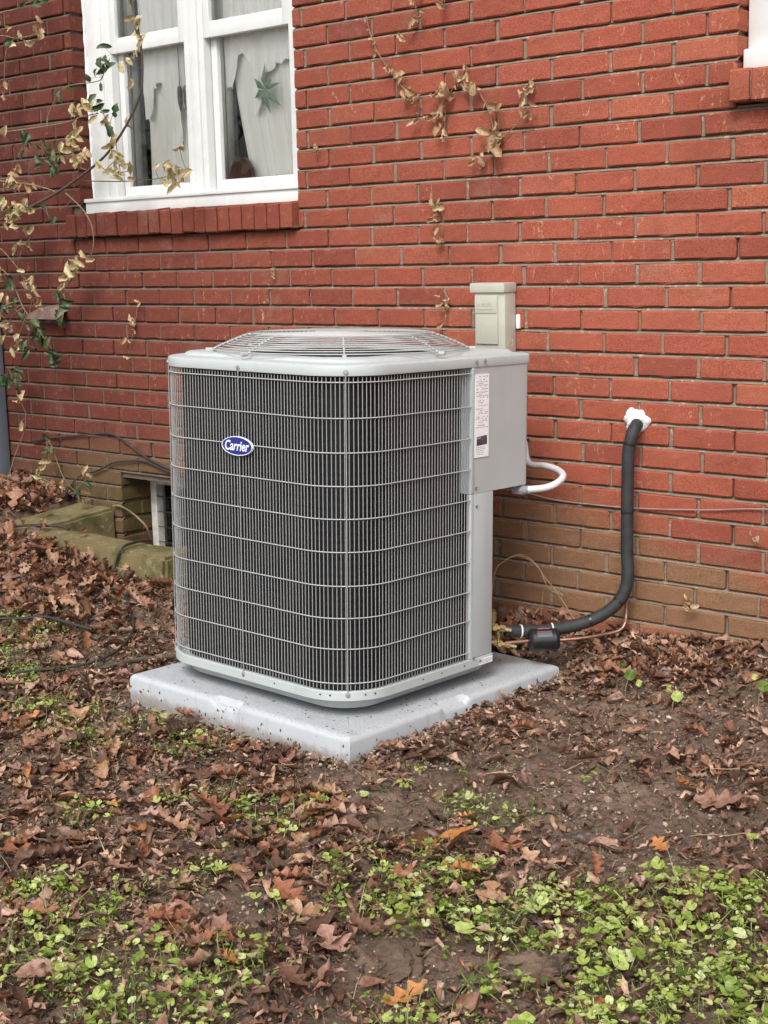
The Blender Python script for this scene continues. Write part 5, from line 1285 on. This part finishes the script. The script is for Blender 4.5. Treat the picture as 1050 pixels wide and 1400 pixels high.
VINES = {
 'A': ('long dark bare vine stem curving up across the left window', 'stemd', .0062, [(-2.0,-.20,.02),(-1.573,-.17,.129),(-1.351,-.16,.18),(-1.1,-.16,.244),(-.852,-.16,.337),(-.722,-.16,.415),(-.592,-.16,.542),(-.555,-.16,.642),(-.561,-.16,.766),(-.602,-.16,.916),(-.62,-.17,1.1)], [(-.60,.93,'pale',5),(-.57,.80,'pale',4),(-.575,.70,'pale',3),(-.605,.66,'pale',2),(-1.32,.19,'pale',7),(-1.42,.16,'pale',9),(-1.50,.20,'pale',6),(-.64,.47,'ivy',1)]),
 'B': ('arching vine tip with green leaves left of the window frame', 'stem', .0028, [(-1.225,-.10,.509),(-1.216,-.10,.548),(-1.141,-.10,.626),(-1.068,-.10,.65),(-.908,-.10,.649),(-.862,-.10,.663),(-.812,-.10,.725)], [(-.86,.66,'green',3),(-.82,.70,'green',3),(-.80,.74,'green',2),(-1.07,.65,'green',2)]),
 'C': ('straight pale vine carrying hanging yellow leaves by the window edge', 'stem', .0032, [(-2.0,-.12,.48),(-1.594,-.10,.504),(-1.348,-.10,.507),(-1.115,-.10,.512),(-1.011,-.10,.526),(-.897,-.10,.531)], [(-1.03,.53,'pale',4),(-.93,.54,'pale',4),(-.88,.56,'green',3),(-1.60,.52,'pale',2)]),
 'N': ('drooping bunch of dry yellow leaves at the left edge of the window', 'stem', .0028, [(-1.037,-.10,.515),(-1.077,-.10,.419),(-1.052,-.10,.347),(-.994,-.10,.324)], [(-1.05,.47,'pale',4),(-1.08,.42,'pale',6),(-1.05,.37,'pale',5),(-1.0,.40,'ivy',3),(-1.15,.40,'pale',2)]),
 'O': ('leafy shoot hanging in front of the left window casing', 'stem', .0026, [(-.807,-.16,.533),(-.741,-.16,.448),(-.725,-.16,.38),(-.712,-.16,.285)], [(-.80,.50,'pale',2),(-.76,.46,'green',2),(-.74,.40,'pale',3),(-.72,.34,'pale',4),(-.72,.30,'pale',4),(-.66,.30,'pale',2),(-.80,.31,'pale',2)]),
 'D': ('pale vine joining the long dark stem from the left', 'stem', .0036, [(-2.0,-.12,.34),(-1.617,-.10,.315),(-1.373,-.10,.287),(-1.199,-.12,.256),(-1.13,-.15,.24)], [(-1.45,.33,'ivy',3),(-1.40,.30,'ivy',3),(-1.5,.28,'pale',3)]),
 'E': ('thin tendril with pale leaves dangling below the window sill', 'stem', .0026, [(-1.133,-.10,.241),(-1.036,-.10,.177),(-.986,-.10,.119),(-.973,-.10,.062),(-.988,-.10,.005),(-1.029,-.10,-.031),(-1.094,-.10,-.071),(-1.161,-.10,-.123),(-1.223,-.10,-.152)], [(-1.02,-.01,'pale',2),(-1.05,-.04,'pale',3),(-1.09,-.07,'pale',3),(-1.13,-.10,'pale',3),(-1.21,-.16,'pale',2),(-1.18,-.20,'green',3)]),
 'F': ('vine crossing the top left corner of the wall', 'stem', .0032, [(-2.0,-.14,.86),(-1.536,-.10,.968),(-1.393,-.10,.976),(-1.244,-.10,1.0)], [(-1.30,.99,'green',3),(-1.5,.96,'ivy',2),(-1.22,1.0,'green',3)]),
 'L': ('short vine with a few green and yellow leaves at the upper left', 'stem', .0026, [(-1.9,-.12,.86),(-1.531,-.10,.887),(-1.406,-.10,.867),(-1.283,-.10,.864),(-1.199,-.10,.882)], [(-1.52,.88,'pale',3),(-1.45,.86,'green',2),(-1.40,.87,'pale',3),(-1.28,.87,'pale',2),(-1.22,.89,'ivy',2),(-1.55,.68,'pale',4),(-1.50,.66,'ivy',2)]),
 'G': ('fine bare tendril under the long dark stem', 'stem', .0022, [(-1.386,-.10,.176),(-1.284,-.10,.193),(-1.148,-.10,.19),(-1.088,-.10,.222)], [(-1.26,.16,'green',2)]),
 'H': ('horizontal stalk with a bunch of pale leaves over the left sash', 'stemd', .0022, [(-.93,-.16,.277),(-.714,-.16,.264),(-.524,-.16,.262),(-.361,-.16,.279)], [(-.42,.27,'pale',5),(-.38,.29,'pale',5),(-.50,.27,'pale',2),(-.34,.28,'pale',2),(-.36,.25,'pale',2)]),
 'I': ('thin stem with yellow leaves beside the downspout', 'stem', .0026, [(-1.9,-.12,.20),(-1.634,-.10,.049),(-1.536,-.10,-.014),(-1.419,-.10,-.115)], [(-1.42,-.12,'pale',3),(-1.45,-.10,'pale',2),(-1.38,-.13,'pale',2),(-1.45,.05,'pale',3),(-1.38,.08,'pale',2)]),
 'J': ('leafy vine hanging over the rusty vent hood', 'stem', .0030, [(-1.9,-.14,.10),(-1.649,-.11,-.028),(-1.569,-.11,-.066),(-1.497,-.12,-.121),(-1.43,-.13,-.212),(-1.36,-.13,-.272)], [(-1.60,-.10,'pale',3),(-1.57,-.20,'pale',4),(-1.55,-.28,'pale',4),(-1.50,-.22,'green',5),(-1.52,-.12,'green',3),(-1.36,-.30,'green',6),(-1.30,-.33,'green',5),(-1.24,-.40,'green',5),(-1.60,-.36,'pale',5),(-1.50,-.36,'pale',3),(-1.42,-.37,'green',3),(-1.20,-.20,'green',3),(-1.32,-.16,'ivy',3)]),
 'K': ('dark green ivy sprig on the bricks left of the window', 'stemd', .0024, [(-1.478,-.10,.475),(-1.354,-.10,.452),(-1.261,-.10,.403),(-1.145,-.10,.361)], [(-1.36,.46,'green',3),(-1.33,.43,'green',2),(-1.22,.42,'green',3),(-1.18,.38,'green',4),(-1.15,.36,'green',3),(-1.25,.36,'green',2),(-1.46,.45,'pale',1)]),
 'M': ('green leafy sprig sticking out beside the downspout', 'stem', .0026, [(-1.95,-.12,-.56),(-1.708,-.12,-.545),(-1.599,-.12,-.541),(-1.49,-.12,-.515)], [(-1.66,-.54,'green',4),(-1.60,-.53,'green',5),(-1.54,-.52,'green',4),(-1.49,-.51,'green',3)]),
 'P': ('low vine with grey green leaves at the foot of the left wall', 'stem', .0024, [(-1.50,-.10,-1.03),(-1.42,-.08,-.85),(-1.38,-.08,-.78),(-1.30,-.08,-.92),(-1.22,-.08,-.98)], [(-1.39,-.80,'green',3),(-1.42,-.84,'pale',2),(-1.44,-.92,'pale',2),(-1.38,-.97,'pale',2),(-1.25,-.96,'ivy',2),(-1.14,-.92,'ivy',2),(-1.12,-.98,'green',3)]),
 'Q': ('thin reddish stem leaning against the downspout', 'stem', .0024, [(-1.62,-.16,-1.02),(-1.56,-.14,-.86),(-1.50,-.12,-.74),(-1.49,-.11,-.66)], [(-1.50,-.62,'ivy',2),(-1.49,-.68,'ivy',1)]),
}
for key, (lab, mk, rad, pts, clusters) in VINES.items():
    r = empty('vine', pts[0]); tag(r, lab, 'vine', 'overgrown vines at the left of the wall'); o = Vector(pts[0])
    q = smooth_path([Vector(p) - o for p in pts], 6); sm = MB(); sm.tube(q, [rad * (1 - .45 * i / len(q)) for i in range(len(q))], 7)
    yv = pts[len(pts) // 2][1]
    for (x, z, k, n) in clusters:
        cpt = Vector((x, yv, z)) - o; root_ = min(q, key=lambda a_: (a_ - cpt).length)
        if (root_ - cpt).length > .02: sm.tube(smooth_path([root_, (root_ + cpt) / 2 + Vector((random.gauss(0, .012), -.008, random.gauss(.01, .012))), cpt], 4), .0016, 5)
        for _ in range(n + n // 3):
            sz = random.uniform(.033, .062) if k != 'ivy' else random.uniform(.035, .055)
            lp = Vector((x + random.gauss(0, .024), yv + random.gauss(-.012, .016), z + random.gauss(0, .024))) - o
            sm.tube([cpt, (cpt + lp) / 2 + Vector((0, -.006, .004)), lp], .0009, 4)
            put_leaf(r, lp, sz, k)
    sm.build('stem', MAT[mk], r, True)
